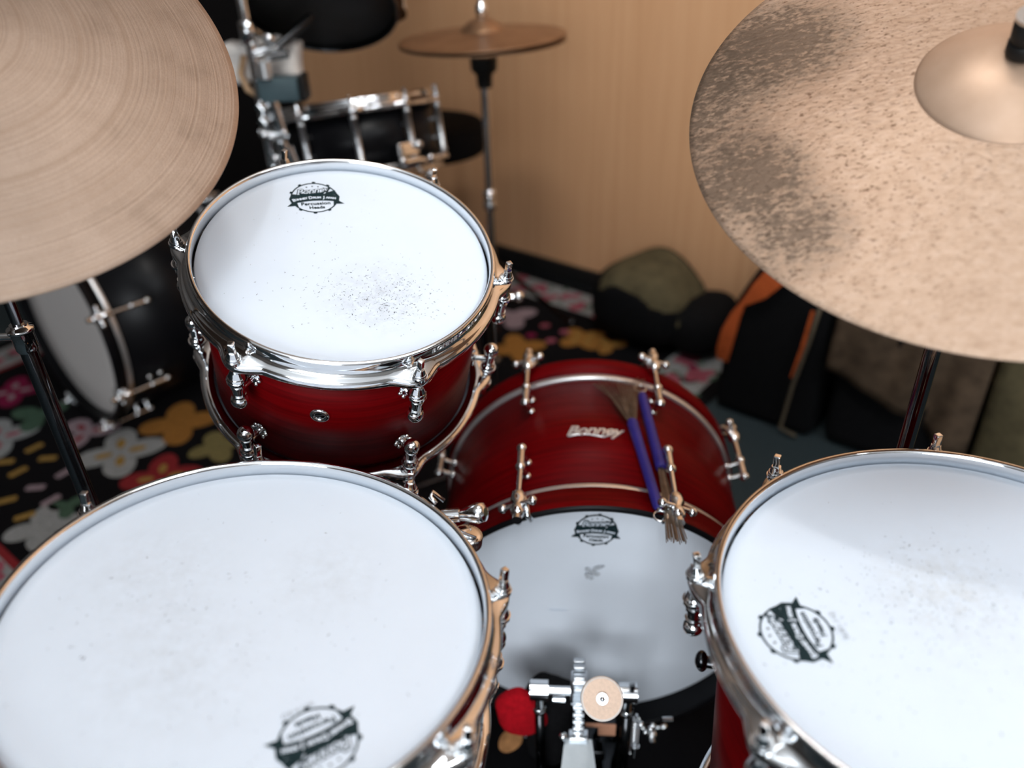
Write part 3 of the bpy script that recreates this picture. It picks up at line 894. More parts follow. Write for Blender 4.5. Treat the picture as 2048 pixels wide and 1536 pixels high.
# --- bass drums
def make_bass(name, label, C, d, Rr, L, lug_deg, shell_m, hoop_m, head_m, hoop_w=.032, lugs='ball', spur=True, mount_z=FZ, ring_w=.007):
    """C: centre of the near hoop's front edge; d: axis away from the viewer. local X right, Y along d, Z up"""
    d = Vector(d).normalized()
    up = (Vector((0, 0, 1))-d*d.z).normalized()
    rt = d.cross(up)
    Rm = Matrix((rt, d, up)).transposed().to_4x4()
    base = Vector(C)-up*Rr
    Mw = Rm.copy(); Mw.translation = base
    t = thing(name, label, 'drum', Mw)
    O = Matrix.Translation((0, 0, Rr)) @ Matrix.Rotation(-pi/2, 4, 'X')   # lathe z -> +Y
    def P(r, th, y): return Vector((r*math.sin(th), y, Rr+r*math.cos(th)))
    y_h = hoop_w                                             # near head plane
    y_r = hoop_w+ring_w*2+L                                  # far head plane
    b = MB(); b.lathe([(Rr-.017, y_h+ring_w), (Rr-.009, y_h+ring_w), (Rr-.009, y_r-ring_w), (Rr-.017, y_r-ring_w)], 160, M=O); b.build('shell', shell_m, t)
    for (ya, yb, yh) in ((0, hoop_w+.004, y_h), (y_r+hoop_w, y_r-.004, y_r)):
        s_ = 1 if yb > ya else -1
        b = MB()
        b.lathe([(Rr-.0085, ya+s_*.002), (Rr-.0075, ya), (Rr-.0015, ya), (Rr, ya+s_*.0025)], 160, M=O, closed=False)
        b.mi = 1
        b.lathe([(Rr, ya+s_*.0025), (Rr, yb), (Rr-.0085, yb)], 160, M=O, closed=False)
        b.mi = 0; b.lathe([(Rr-.0085, yb), (Rr-.0085, ya+s_*.002)], 160, M=O, closed=False)
        b.build('hoop', [BLACKWOOD, hoop_m], t)
    for (y0, y1) in ((y_h+.0045, y_h+.0045+ring_w*1.6), (y_r-.0045-ring_w*1.6, y_r-.0045)):
        b = MB(); b.lathe([(Rr-.012, y0), (Rr-.0045, y0), (Rr-.0035, y0+.001), (Rr-.0035, y1-.001), (Rr-.0045, y1), (Rr-.012, y1)], 160, M=O); b.build('flesh_ring', SILVER, t)
    b = MB(); b.lathe([(1e-5, y_h-.001), (Rr*.6, y_h-.001), (Rr-.014, y_h), (Rr-.009, y_h+.006)], 128, closed=False, M=O); hd = b.build('batter_head', head_m, t)
    b = MB(); b.lathe([(1e-5, y_r+.001), (Rr-.014, y_r), (Rr-.009, y_r-.006)], 128, closed=False, M=O); b.build('resonant_head', HEADW if head_m is not GREYHEAD else GREYHEAD, t)
    for th in lug_deg:
        th = R_(th)
        for (ya, s_) in ((0.0, 1), (y_r+hoop_w, -1)):
            Y = lambda q: ya+s_*q
            q = Rr+.016
            tx = Vector((math.cos(th), 0, -math.sin(th)))
            b = MB()                                          # claw hook over the hoop with its turning handle
            for w_ in (-1, 1):
                b.tube([P(Rr-.006, th, Y(-.002))+tx*.008*w_, P(Rr+.004, th, Y(-.004))+tx*.008*w_, P(Rr+.010, th, Y(.006))+tx*.008*w_, P(q, th, Y(.022))+tx*.006*w_], .0042, 10)
            b.cyl(P(q, th, Y(-.014)), P(q, th, Y(.028)), .0085, seg=20, rings=[(0, .004), (.08, .0085), (.3, .0085), (.42, .006), (.6, .0095), (.85, .0095), (1, .005)])
            b.cyl(P(q, th, Y(-.014)), P(q, th, Y(-.022)), .0055, .0065, seg=16)
            b.cyl(P(q+.001, th, Y(.004))-tx*.020, P(q+.001, th, Y(.004))+tx*.020, .0035, seg=12)
            b.ball(P(q+.001, th, Y(.004))-tx*.020, .0062, 14); b.ball(P(q+.001, th, Y(.004))+tx*.020, .0062, 14)
            b.build('claw', CHROME, t)
            b = MB(); b.cyl(P(q, th, Y(.026)), P(q, th, Y(.085)), .0036, seg=12); b.build('tension_rod', CHROME, t)
            b = MB()                                          # two ball lug on two posts
            b.ball(P(q, th, Y(.075)), .0072, 16); b.ball(P(q, th, Y(.112)), .0072, 16); b.cyl(P(q, th, Y(.075)), P(q, th, Y(.112)), .0048, seg=16)
            for yy in (.080, .107):
                b.cyl(P(q, th, Y(yy)), P(Rr-.0085, th, Y(yy)), .0034, seg=12); b.ball(P(Rr-.0065, th, Y(yy)), .0058, 12)
            b.build('lug', CHROME, t)
    if spur:
        for s_ in (-1, 1):
            th = R_(100)*s_
            ys = y_r-.075
            b = MB()
            c = P(Rr-.002, th, ys)
            b.box(tuple(c), (.026, .036, .030), .005)
            b.cyl(c, c+Vector((.022*s_, .0, .006)), .007, seg=14); b.ball(c+Vector((.026*s_, 0, .006)), .010, 14)
            b.build('spur_bracket', CHROME, t)
            Mi = Mw.inverted()
            cw = Mw @ c
            foot = Mw @ Vector((s_*(Rr+.115), ys+.10, 0)); foot.z = mount_z+.012
            b = MB(); b.cyl(Mi @ cw, Mi @ foot, .0055, seg=12); sp = b.build('spur', CHROME, t)
            b = MB(); b.ball(Mi @ foot, .011, 14); b.build('rubber_foot', BLACKRUB, sp)
    return t, hd, P, Rm

BD = Vector((.075, .99593, .05)).normalized()
BC = Vector((.10, .768, -.874))+BD*(-.020)
BASSHEAD = head_mat('white_bass_head', (0.74, 0.79, 0.86), ((.0, 0, .03, .15),))
bass, bass_head, BP, BRm = make_bass('bass_drum', 'red bass drum lying on its side between the snare drum and floor tom', BC, BD, .235, .250, [22.5+45*i for i in range(8)], RED_BASS, RED_HOOP, BASSHEAD, mount_z=FZ+.0105)
# badge and worn print on the batter head (local X right, Z up, facing -Y)
BM = Matrix.Translation((0, .030, .235)) @ Matrix.Rotation(pi/2, 4, 'X')
badge(bass_head, .002, .166, .0005, .0268, R_(-2), M0=BM)
b = MB(BM)
for (x, y, a_, b_, r_) in ((-.006, .090, .0085, .0035, 2.2), (.006, .096, .0095, .0038, .5), (.000, .086, .007, .0045, 1.3), (-.008, .080, .0035, .006, .2), (.006, .083, .004, .003, .9), (-.002, .075, .003, .0028, .4)):
    b.oval((x, y), a_, b_, r_, .0006+.00002*x, 14, wob=.14)
o = b.build('beater_smudge', FADEDINK, bass_head, normals=False); o['label'] = 'grey worn smudge on the white head'
b = MB(BM); b.box((-.047, .008, .0007), (.024, .0022, .0002)); b.build('tape_mark', HEADW, bass_head)
# script logo on the shell top
def shell_logo():
    b = MB()
    body = 'Bonney'
    tmp = MB(); tmp.text(body, .027, Matrix(), extrude=.0012, offset=.0004, shear=.35, spacing=.90)
    me = bpy.data.meshes.new('t'); tmp.bm.to_mesh(me); tmp.bm.free()
    rS = .2262
    V = []
    for v in me.vertices:
        x, y, z = v.co
        V.append(BP(rS+z+.0012, x/rS, .158+y))
    b._add(V, [list(p.vertices) for p in me.polygons], False)
    b.tube([BP(rS+.001, (-.034+.068*i/10)/rS, .148+.003*math.sin(i*.6)+(.004*max(0, i-7))) for i in range(11)], .0013, 6)
    bpy.data.meshes.remove(me)
    o = b.build('logo_plate', WHITEPAINT, bass); o['label'] = 'white metal script logo on the red shell'
shell_logo()

# --- rear bass drum (black kit by the wooden wall)
RBD = Vector((.655, .752, -.03)).normalized()
RBC = Vector((-1.058, 1.708, -.864))
rbass, rb_head, RBP, RBRm = make_bass('bass_drum', 'black bass drum with grey head behind the left cymbal', RBC-RBD*.012, RBD, .245, .33, [22.5+45*i for i in range(8)], BLACKWOOD, BLACKWOOD, GREYHEAD, hoop_w=.022, ring_w=.008, mount_z=FZ+.007)

# ---------------------------------------------------------------- bass pedal and cloth
PEDALGREY = mat('grey_pedal_casting', (0.40, 0.44, 0.47), 0.42, 0.6)
n = NT(PEDALGREY); n.color(n.ramp(n.noise(n.mapping(), 40), [(0.3, (0.36, 0.40, 0.43)), (0.8, (0.44, 0.48, 0.51))]))
def build_pedal():
    X = Vector((BD.y, -BD.x, 0)).normalized(); Y = Vector((BD.x, BD.y, 0)).normalized()
    M = Matrix((X, Y, Vector((0, 0, 1)))).transposed().to_4x4()
    g = FZ+.0105
    M.translation = (.080, .674, g)
    t = thing('bass_drum_pedal', 'chrome bass drum pedal with round cream felt beater', 'pedal', M)
    ah = -.902-g
    b = MB(); b.box((0, -.02, .004), (.115, .16, .007), .002); b.box((0, -.24, .004), (.05, .34, .006), .002); b.build('base_plate', BLACKMETAL, t)
    for s_ in (-1, 1):
        b = MB(); b.tube([(s_*.055, -.03, .006), (s_*.057, -.012, .08), (s_*.058, 0, ah-.012)], [.0075, .0065, .007], 12)
        b.tube([(s_*.05, .03, .006), (s_*.055, .015, .08), (s_*.058, .003, ah-.012)], [.006, .005, .005], 10)
        b.build('post', BLACKMETAL, t)
        b = MB(); b.cyl((s_*.058-.012, 0, ah), (s_*.058+.012, 0, ah), .0135, seg=24); b.cyl((s_*.058, 0, ah-.006), (s_*.058, -.004, ah-.036), .008, seg=16); b.ball((s_*.058, -.003, ah-.034), .010, 14)
        if s_ > 0: b.cyl((.062, -.004, ah+.006), (.062, -.006, ah+.026), .004, seg=12)
        b.build('bearing', CHROME, t)
    b = MB(); b.cyl((-.050, 0, ah), (.050, 0, ah), .0062, seg=18); b.cyl((-.040, -.002, ah-.016), (-.024, -.002, ah-.016), .004, seg=12); b.build('axle', CHROME, t)
    b = MB()                                                  # sprocket hub
    cx_ = -.006
    b.cyl((cx_-.010, 0, ah), (cx_+.010, 0, ah), .018, seg=24)
    b.box((cx_, -.010, ah+.022), (.022, .022, .042), .004)
    for i in range(5):
        a = pi*.15+i*pi*.17
        b.box((cx_, .0-.024*math.cos(a), ah+.016+.032*math.sin(a)), (.015, .007, .007), .0015)
    b.build('sprocket', STEEL, t)
    b = MB()                                                  # chain
    n_ = 10
    for i in range(n_):
        z = ah+.006-.0072*i
        b.box((cx_, -.019, z), (.010 if i % 2 else .015, .004, .0052), .001)
    b.build('chain', CHROME, t)
    b = MB()                                                  # footboard: long tapering plate
    f0, f1 = (-.026, ah-.064), (-.350, .030)
    V = []
    rows = 8
    for i in range(rows+1):
        k = i/rows
        y = f0[0]+(f1[0]-f0[0])*k; z = f0[1]+(f1[1]-f0[1])*k
        w = .018+.026*min(1, k*1.6)
        V += [(cx_-w, y, z), (cx_+w, y, z), (cx_+w, y, z-.006), (cx_-w, y, z-.006)]
    Fc = [(i*4+j, i*4+(j+1) % 4, (i+1)*4+(j+1) % 4, (i+1)*4+j) for i in range(rows) for j in range(4)] + [(0, 1, 2, 3), tuple(rows*4+j for j in range(4))]
    b._add(V, Fc, False)
    fb = b.build('footboard', PEDALGREY, t)
    b = MB(); b.box((cx_, -.024, ah-.062), (.026, .016, .012), .002); b.ball((cx_-.020, -.028, ah-.056), .006, 12); b.build('chain_clamp', CHROME, fb)
    b = MB(); b.cyl((cx_-.046, -.35, .022), (cx_+.046, -.35, .022), .008, seg=14); b.box((cx_, -.365, .016), (.09, .06, .018), .004); b.build('heel_plate', STEEL, t)
    # beater: shaft leaning back to the player, felt disc across it
    s0 = Vector((.018, 0, ah)); s1 = M.inverted() @ Vector((.089, .573, -.780))
    dv = (s1-s0).normalized()
    b = MB(); b.cyl(s0-dv*.012, s1-dv*.010, .0032, seg=12); b.box(tuple(s0), (.014, .018, .018), .003); bs = b.build('beater_shaft', CHROME, t)
    b = MB(); b.cyl(s1-dv*.013, s1+dv*.011, .024, seg=48, rings=[(0, .020), (.06, .0232), (.5, .0240), (.88, .0238), (.97, .0228), (.985, .0212)]); b.mi = 1
    b.cyl(s1+dv*.0104, s1+dv*.0112, .0212, seg=48)
    bt = b.build('beater', [FELTEDGE, FELT], bs)
    b = MB(); b.cyl(s1+dv*.010, s1+dv*.0135, .0068, seg=24); b.cyl(s1+dv*.0125, s1+dv*.0165, .0046, seg=6); b.ball(s1+dv*.0165, .0026, 12); b.build('beater_bolt', STEEL, bt)
    # hoop clamp with its leather pad, spring
    b = MB(); b.box((.035, .035, ah-.110), (.026, .05, .03), .003); b.cyl((.035, .045, ah-.12), (.02, .045, .03), .006, seg=12); b.box((.01, .045, .03), (.05, .05, .02), .003); b.build('hoop_clamp', BLACKMETAL, t)
    b = MB(); b.box((.034, .006, ah-.088), (.024, .004, .022), .001); b.box((.016, .006, ah-.079), (.024, .004, .005), .001); b.build('leather_pad', LEATHER, t)
    b = MB(); b.tube([(.072+.005*math.cos(i*1.05), .0+.005*math.sin(i*1.05), ah-.055-.0011*i) for i in range(70)], .0012, 6); b.cyl((.072, 0, ah-.045), (.072, 0, ah-.14), .0018, seg=8); b.build('spring', CHROME, t)
    b = MB()
    for (x, y, z, r_) in ((.078, -.004, ah-.060, .0045), (.086, .002, ah-.085, .0035), (.093, .004, ah-.080, .004)):
        b.ball((x, y, z), r_, 12)
    b.cyl((.072, -.012, ah-.095), (.072, -.012, ah-.115), .0055, seg=14)
    b.cyl((.108, .01, ah-.068), (.122, .012, ah-.070), .004, seg=12)
    b.build('adjusting_screw', CHROME, t)
build_pedal()
def build_cloth():
    t = thing('folded_cloth', 'black and red cloth bundled against the bass drum head left of the pedal', 'cloth', T(.015, .735, FZ+.0105))
    def blob(c, sc, seed, m, name, e=.6, lean=0.0):
        random.seed(seed)
        b = MB()
        V, Fc = [], []
        seg, rg = 48, 26
        pw = lambda x, q: math.copysign(abs(x)**q, x)
        ph = [random.random()*6 for _ in range(6)]
        for a in range(rg+1):
            p_ = pi*a/rg
            for i in range(seg):
                th = 2*pi*i/seg
                x = c[0]+sc[0]*pw(math.sin(p_), e)*pw(math.cos(th), .8); y = c[1]+sc[1]*pw(math.sin(p_), e)*pw(math.sin(th), .8); z = c[2]+sc[2]*pw(math.cos(p_), e)
                k = .0035*math.sin(x*90+ph[0]+z*30)+.003*math.sin(z*85+ph[1]-x*40)
                V.append((x+k*.5+lean*(z-c[2]), y+k, max(z+k*.8, .0005)))
        for a in range(rg):
            for i in range(seg):
                q = (i+1) % seg
                Fc.append((a*seg+i, (a+1)*seg+i, (a+1)*seg+q, a*seg+q))
        b._add(V, Fc, True)
        return b.build(name, m, t)
    blob((.024, -.022, .092), (.040, .022, .090), 3, BLACKCLOTH, 'black_cloth')
    blob((-.018, -.046, .138), (.029, .012, .037), 5, REDCLOTH, 'red_cloth', .45, -.25)
    random.seed(11)
build_cloth()

# ---------------------------------------------------------------- wire brushes lying on the bass drum
def make_brush(name, label, hand0, hand1, fan, spread, nw):
    """hand0: grip end at the wires, hand1: butt end, fan: far middle of the wires"""
    hand0, hand1, fan = Vector(hand0), Vector(hand1), Vector(fan)
    t = thing(name, label, 'drum brush', T(*hand1))
    o = hand1
    b = MB(); d = (hand0-hand1).normalized()
    b.cyl(hand1-o, hand0-o, .0062, seg=20, rings=[(0, .0045), (.02, .0062), (.1, .0066), (.6, .0068), (.94, .0074), (.97, .0078), (1, .0066)])
    b.build('grip', BLUERUB, t)
    b = MB(); b.cyl(hand1-o-d*.004, hand1-o, .003, seg=12)
    b.tube([hand1-o-d*.004+Vector((.006*math.cos(a)*.9, 0, 0))*0+d*(-.0085+.0085*math.cos(a))+d.cross(Vector((0, 0, 1)))*(.0085*math.sin(a)) for a in [i*2*pi/18 for i in range(19)]], .0012, 8)
    b.build('pull_loop', CHROME, t)
    b = MB()
    side = (fan-hand0).cross(Vector((0, 0, 1))).normalized(); fd = (fan-hand0)
    for i in range(nw):
        k = (i+.5)/nw*2-1
        e = fan+side*(spread*k)+Vector((0, 0, random.uniform(-.002, .004)))+fd*random.uniform(-.05, .02)
        s_ = hand0+side*(.0035*k)+Vector((0, 0, random.uniform(-.002, .002)))
        mid_ = (s_*.45+e*.55)-side*(spread*k*.10)+Vector((0, 0, .002))
        b.tube([s_-d*.01-o, mid_-o, e-o], .00050, 4, cap=False)
    b.build('wire_fan', WIRE, t, normals=False)
    return t
def bw(r, deg, L):
    """point on the bass drum in room metres: r from the axis, degrees right of the top, L from the near hoop"""
    th = R_(deg)
    return bass.matrix_world @ Vector((r*math.sin(th), L, .235+r*math.cos(th)))
make_brush('wire_brush', 'blue handled wire brush on the bass drum, its wires fanned out to the rear', bw(.242, 12.6, .168), bw(.2435, 17.6, .002), bw(.2345, 9.6, .272), .040, 42)
make_brush('wire_brush', 'blue handled wire brush on the bass drum, its wires pointing to the near rim', bw(.2415, 20.6, .082), bw(.242, 17.2, .240), bw(.2475, 21.2, -.052), .0125, 34)

# ---------------------------------------------------------------- cymbals and stands
def cymbal_mesh(R, bell_r, bell_h, bow, th=.0013, ledge=True):
    P = []
    for i in range(40):
        r = R+(bell_r-R)*i/39
        k = (R-r)/(R-bell_r)
        P.append((r, bow*(1-(1-k)**1.25*1.0) if False else bow*k**.92))
    B = []
    for i in range(1, 25):
        k = i/24
        r = bell_r*(1-k)+.0055*k
        B.append((r, bow+bell_h*math.sin(min(1, k*1.05)*pi/2)**.85))
    return P, B
def make_cymbal(name, label, C, nv, R, bell_r, bell_h, bow, m, mbell):
    M = frame_z(nv, C)
    t = thing(name, label, 'cymbal', M)
    P, B = cymbal_mesh(R, bell_r, bell_h, bow)
    b = MB()
    th = .0014
    b.lathe([(r, z-th) for r, z in reversed(P)]+[(R+.0004, -th*.5)]+[(r, z) for r, z in P], 240, closed=False)
    b.build('bow', m, t)
    b = MB()
    b.lathe([P[-1]]+B+[(r, z-th) for r, z in reversed(B)]+[(P[-1][0], P[-1][1]-th)], 120, closed=True)
    b.build('bell', mbell, t)
    return t, M, bow+bell_h
def make_cymbal_stand(label, M, htop, foot, top_nut=True, wing=None):
    """straight stand: tube from the floor to a tilter under the bell"""
    C = M.translation; nv = M.to_3x3() @ Vector((0, 0, 1))
    piv = C+nv*(htop-.075)
    fx, fy = piv.x, piv.y
    t = thing('cymbal_stand', label, 'cymbal stand', T(fx, fy, FZ))
    o = Vector((fx, fy, FZ))
    h = piv.z-FZ
    ht = foot                                                 # height of the joint between the tubes
    b = MB(); b.cyl((0, 0, ht), (0, 0, h-.025), .0055 if wing else .0080, seg=24); b.build('upper_tube', BLACKCHROME, t)
    b = MB(); b.cyl((0, 0, .10), (0, 0, ht), .0085 if wing else .0105, seg=24); b.build('lower_tube', BLACKCHROME, t)
    b = MB(); b.cyl((0, 0, ht-.026), (0, 0, ht+.004), .011, seg=28, rings=[(0, .0095), (.1, .0108), (.7, .0108), (.72, .0125), (.86, .0125), (.9, .009), (1, .0085)])
    b.cyl((-.010, 0, ht-.010), (-.026, 0, ht-.010), .004, seg=12); b.ball((-.030, -.004, ht-.012), .009, 12, (.6, 1.5, .8)); b.build('joint_collar', CHROME, t)
    for i in range(3):
        a = 2*pi*i/3+(.9 if wing else -.25)
        b = MB(); b.cyl((0, 0, .30), polar(.27, a, .022), .0065, seg=12); b.cyl((0, 0, .12), polar(.14, a, .155), .005, seg=10)
        lg = b.build('leg', CHROME, t)
        b = MB(); b.ball(polar(.27, a, .020), .014, 14); b.build('rubber_foot', BLACKRUB, lg)
    b = MB()                                                  # tilter and cymbal rod
    pv = piv-o
    b.cyl((0, 0, h-.045), (0, 0, h-.020), .011, seg=24, rings=[(0, .009), (.15, .012), (.6, .012), (1, .009)])
    b.cyl(pv+Vector((-.012, 0, 0)), pv+Vector((.012, 0, 0)), .010, seg=20)
    b.ball(pv+Vector((-.022, 0, 0)), .009, 14, (.6, 1.5, .9))
    b.cyl(pv, pv+nv*(.075+.050), .0035, seg=14)
    b.cyl(pv+nv*.052, pv+nv*.060, .013, seg=24)
    b.build('tilter', CHROME, t)
    b = MB(); b.cyl(pv+nv*.060, pv+nv*.0735, .015, seg=28); b.build('felt_washer', BLACKRUB, t)
    if top_nut:
        b = MB(); b.cyl(pv+nv*.0765, pv+nv*.088, .0125, seg=28, rings=[(0, .0115), (.15, .0125), (.9, .0125), (1, .0115)])
        b.cyl(pv+nv*.088, pv+nv*.107, .0118, seg=28, rings=[(0, .0105), (.12, .0118), (.8, .0122), (1, .010)])
        nt = b.build('quick_nut', BLACKRUB, t)
        b = MB(); b.cyl(pv+nv*.1072, pv+nv*.110, .0125, seg=28); b.cyl(pv+nv*.110, pv+nv*.114, .006, seg=18); b.build('nut_cap', CHROME, nt)
    return t
BLACKCHROME = mat('black_chrome_tube', (0.20, 0.20, 0.21), 0.10, 1.0)
n = NT(BLACKCHROME); n.rough(n.ramp(n.noise(n.mapping((3, 3, 30)), 10), [(0.3, (0.07,)*3), (0.8, (0.16,)*3)]))
lc, LM, lh = make_cymbal('crash_cymbal', 'lathed bronze cymbal with fine rings at the upper left', (-.478, .702, -.097), (.409, -.436, .802), .254, .062, .024, .030, LATHED, BELLBRONZE)
make_cymbal_stand('cymbal stand under the ringed bronze cymbal on the left', LM, lh, .755, wing=True)
rc_, RM, rh = make_cymbal('ride_cymbal', 'raw hammered bronze cymbal with dark stains at the upper right', (.413, .672, -.163), (-.222, -.423, .878), .254, .072, .024, .020, HAMMERED, BELLBRONZE)
make_cymbal_stand('cymbal stand under the stained bronze cymbal on the right', RM, rh, .33)

# ---------------------------------------------------------------- rear black kit by the wooden wall
def rear_hats():
    c = Vector((-.040, 1.949, -.298))
    t = thing('hi_hat', 'dull bronze hi-hat on a slim stand in front of the wooden wall', 'hi-hat', T(c.x, c.y, FZ))
    h = c.z-FZ
    for nm, s_, dz in (('top_cymbal', 1, .004), ('bottom_cymbal', -1, -.006)):
        P, B = cymbal_mesh(.190, .050, .026, .014)
        b = MB(T(0, 0, h+dz) @ Matrix.Rotation(R_(-2.0 if s_ > 0 else -1.0), 4, 'Y') @ Matrix.Scale(s_, 4, (0, 0, 1)))
        b.lathe([(r, z) for r, z in P+B]+[(r, z-.0012) for r, z in reversed(P+B)], 120, closed=True)
        b.build(nm, HATBRONZE, t)
    b = MB(); b.cyl((0, 0, h-.03), (0, 0, h+.30), .0035, seg=12); b.build('pull_rod', CHROME, t)
    b = MB(); b.cyl((0, 0, h+.046), (0, 0, h+.097), .012, seg=18, rings=[(0, .009), (.1, .013), (.5, .013), (.55, .008), (.8, .008), (.85, .011), (1, .011)]); b.cyl((.0, .012, h+.055), (.0, .03, h+.055), .004, seg=10); b.build('clutch', CHROME, t)
    b = MB(); b.cyl((0, 0, h-.028), (0, 0, h-.105), .03, seg=28, rings=[(0, .032), (.5, .030), (.62, .019), (1, .017)]); b.build('cymbal_seat', BLACKRUB, t)
    b = MB(); b.cyl((0, 0, .07), (0, 0, h-.10), .0098, seg=18); b.build('tube', CHROME, t)
    b = MB(); b.cyl((0, 0, .415), (0, 0, .470), .0165, seg=20, rings=[(0, .011), (.1, .0165), (.4, .0165), (.5, .011), (.6, .0165), (.9, .0165), (1, .011)]); b.ball((.0, -.022, .455), .011, 14); b.build('height_collar', CHROME, t)
    for i in range(3):
        a = 2*pi*i/3+.5
        b = MB(); b.cyl((0, 0, .28), polar(.25, a, .02), .0065, seg=12); b.ball(polar(.25, a, .0215), .013, 12); b.build('leg', BLACKMETAL, t)
    b = MB(); b.box((-.08, -.16, .018), (.08, .24, .014), .003, M=RZ(-.5)); b.build('footboard', STEEL, t)
rear_hats()

# rear snare with long tube lugs
RS_N = (.10, .13, .986)
rsn, rs_head, rs_hoop = make_drum('snare_drum', 'black snare drum with chrome tube lugs near the wooden wall', (-.338, 1.900, -.408), (-.10, .20, .9747), .178, .172, [R_(-119+36*i) for i in range(10)], BLACKWOOD, HEADW, 'tube')
b = MB(RZ(R_(-52)))
b.box((.178+.012, 0, .055), (.022, .05, .03), .004); b.ball((.178+.026, .022, .062), .010, 14); b.ball((.178+.026, -.022, .034), .009, 14); b.cyl((.178+.02, -.02, .03), (.178+.02, .03, .03), .008, seg=14); b.ball((.178+.026, .048, .03), .009, 14)
b.build('snare_strainer', CHROME, rsn)
def rear_snare_stand():
    nv = Vector((-.10, .20, .9747)).normalized()
    c = Vector((-.338, 1.900, -.408))-nv*.172
    t = thing('snare_stand', 'low chrome stand holding the black snare drum with tube lugs', 'stand', T(c.x, c.y, FZ))
    h = c.z-FZ
    b = MB(); b.cyl((0, 0, .08), (0, 0, h-.08), .011, seg=16); b.build('pole', CHROME, t)
    for i in range(3):
        a = 2*pi*i/3-.6
        b = MB(); b.cyl((0, 0, .22), polar(.22, a, .02), .008, seg=12); b.ball(polar(.22, a, .0215), .013, 12); b.build('leg', CHROME, t)
        e = polar(.182, a, 0); zz = h-(nv.x*e.x+nv.y*e.y)/nv.z
        b = MB(); b.tube([(0, 0, h-.09), (e.x*.5, e.y*.5, h-.06), (e.x*.98, e.y*.98, zz-.018), (e.x*1.06, e.y*1.06, zz+.004)], .006, 10); b.build('basket_arm', CHROME, t)
rear_snare_stand()

# rear tom, seen from below its lower rim
RT_UP = Vector((.0, .63, .776)).normalized()
rt_c = Vector((-.37, 1.815, -.214))
rtom, _, _ = make_drum('rack_tom', 'black rack tom seen from below at the top of the picture', rt_c+RT_UP*.20, RT_UP, .160, .20, [R_(20+60*i) for i in range(6)], BLACKWOOD, HEADW, 'tube', hoop_m=BLACKMETAL, bottom_head=BLACKRUB)

# clamp stand between tom and snare
def rear_stand():
    px, py = -.503, 1.735
    t = thing('clamp_stand', 'chrome multi clamp stand left of the black snare drum', 'stand', T(px, py, FZ))
    Z = lambda z: z-FZ
    b = MB(); b.cyl((0, 0, .10), (0, 0, Z(.02)), .0105, seg=18); b.build('pole', CHROME, t)
    b = MB(); b.cyl((0, 0, Z(-.262)), (0, 0, Z(-.215)), .0165, seg=20, rings=[(0, .012), (.06, .0165), (.9, .0165), (1, .012)]); b.build('memory_lock', CHROME, t)
    b = MB(); b.cyl((.0, 0, Z(-.278)), (.060, .02, Z(-.268)), .011, seg=18); b.ball((.042, -.010, Z(-.250)), .013, 14); b.cyl((.03, -.01, Z(-.285)), (.075, -.01, Z(-.280)), .008, seg=14)
    b.build('tom_bracket', CHROME, t)
    b = MB(); b.cyl((.05, .01, Z(-.27)), (.115, .07, Z(-.222)), .009, seg=14); b.build('tom_arm', BLACKMETAL, t)
    b = MB(); b.cyl((.026, -.022, Z(-.290)), (.026, -.022, Z(-.322)), .013, seg=20); b.build('clamp_bolt', SILVER, t)
    b = MB()
    for (x, z0, z1, r_) in ((.030, -.368, -.425, .011), (.0, -.372, -.385, .012), (.0, -.400, -.412, .012), (.034, -.450, -.480, .013), (.045, -.462, -.500, .012), (.05, -.505, -.54, .011), (.015, -.500, -.53, .012)):
        b.cyl((x, -.02, Z(z0)), (x+.008, -.02, Z(z1)), r_, seg=16)
    for (x, z, r_) in ((.0, -.435, .011), (.014, -.44, .010), (.040, -.432, .011), (.014, -.485, .010), (.058, -.505, .009), (.02, -.55, .010)):
        b.ball((x, -.02, Z(z)), r_, 14)
    b.cyl((-.010, -.02, Z(-.428)), (.05, -.02, Z(-.440)), .006, seg=12)
    b.cyl((.014, -.01, Z(-.34)), (.05, -.015, Z(-.60)), .009, seg=14)
    b.build('multi_clamp', CHROME, t)
    b = MB(); b.box((.046, .0, Z(-.347)), (.082, .05, .046), .005); cb = b.build('clamp_block', SLATEBLUE, t)
    b = MB(); b.box((.094, .0, Z(-.345)), (.014, .052, .050), .004); b.build('end_cap', BLACKRUB, cb)
    for i in range(3):
        a = 2*pi*i/3+.1
        b = MB(); b.cyl((0, 0, .26), polar(.25, a, .02), .0075, seg=12); b.ball(polar(.25, a, .0215), .013, 12); b.build('leg', CHROME, t)
rear_stand()

def rear_throne():
    c = Vector((-.215, 2.285, -.557))
    t = thing('drum_throne', 'round black drum stool behind the black snare drum', 'stool', T(c.x, c.y, FZ))
    h = c.z-FZ
    b = MB(); b.cyl((0, 0, h-.085), (0, 0, h), .165, seg=64, rings=[(0, .140), (.05, .160), (.25, .168), (.75, .168), (.93, .156), (1, .120)]); b.build('seat', BLACKCLOTH, t)
    b = MB(); b.cyl((0, 0, .10), (0, 0, h-.09), .014, seg=18); b.build('post', BLACKMETAL, t)
    for i in range(3):
        a = 2*pi*i/3+.5
        b = MB(); b.cyl((0, 0, .30), polar(.22, a, .02), .009, seg=12); b.ball(polar(.22, a, .0215), .015, 12); b.build('leg', BLACKMETAL, t)
rear_throne()

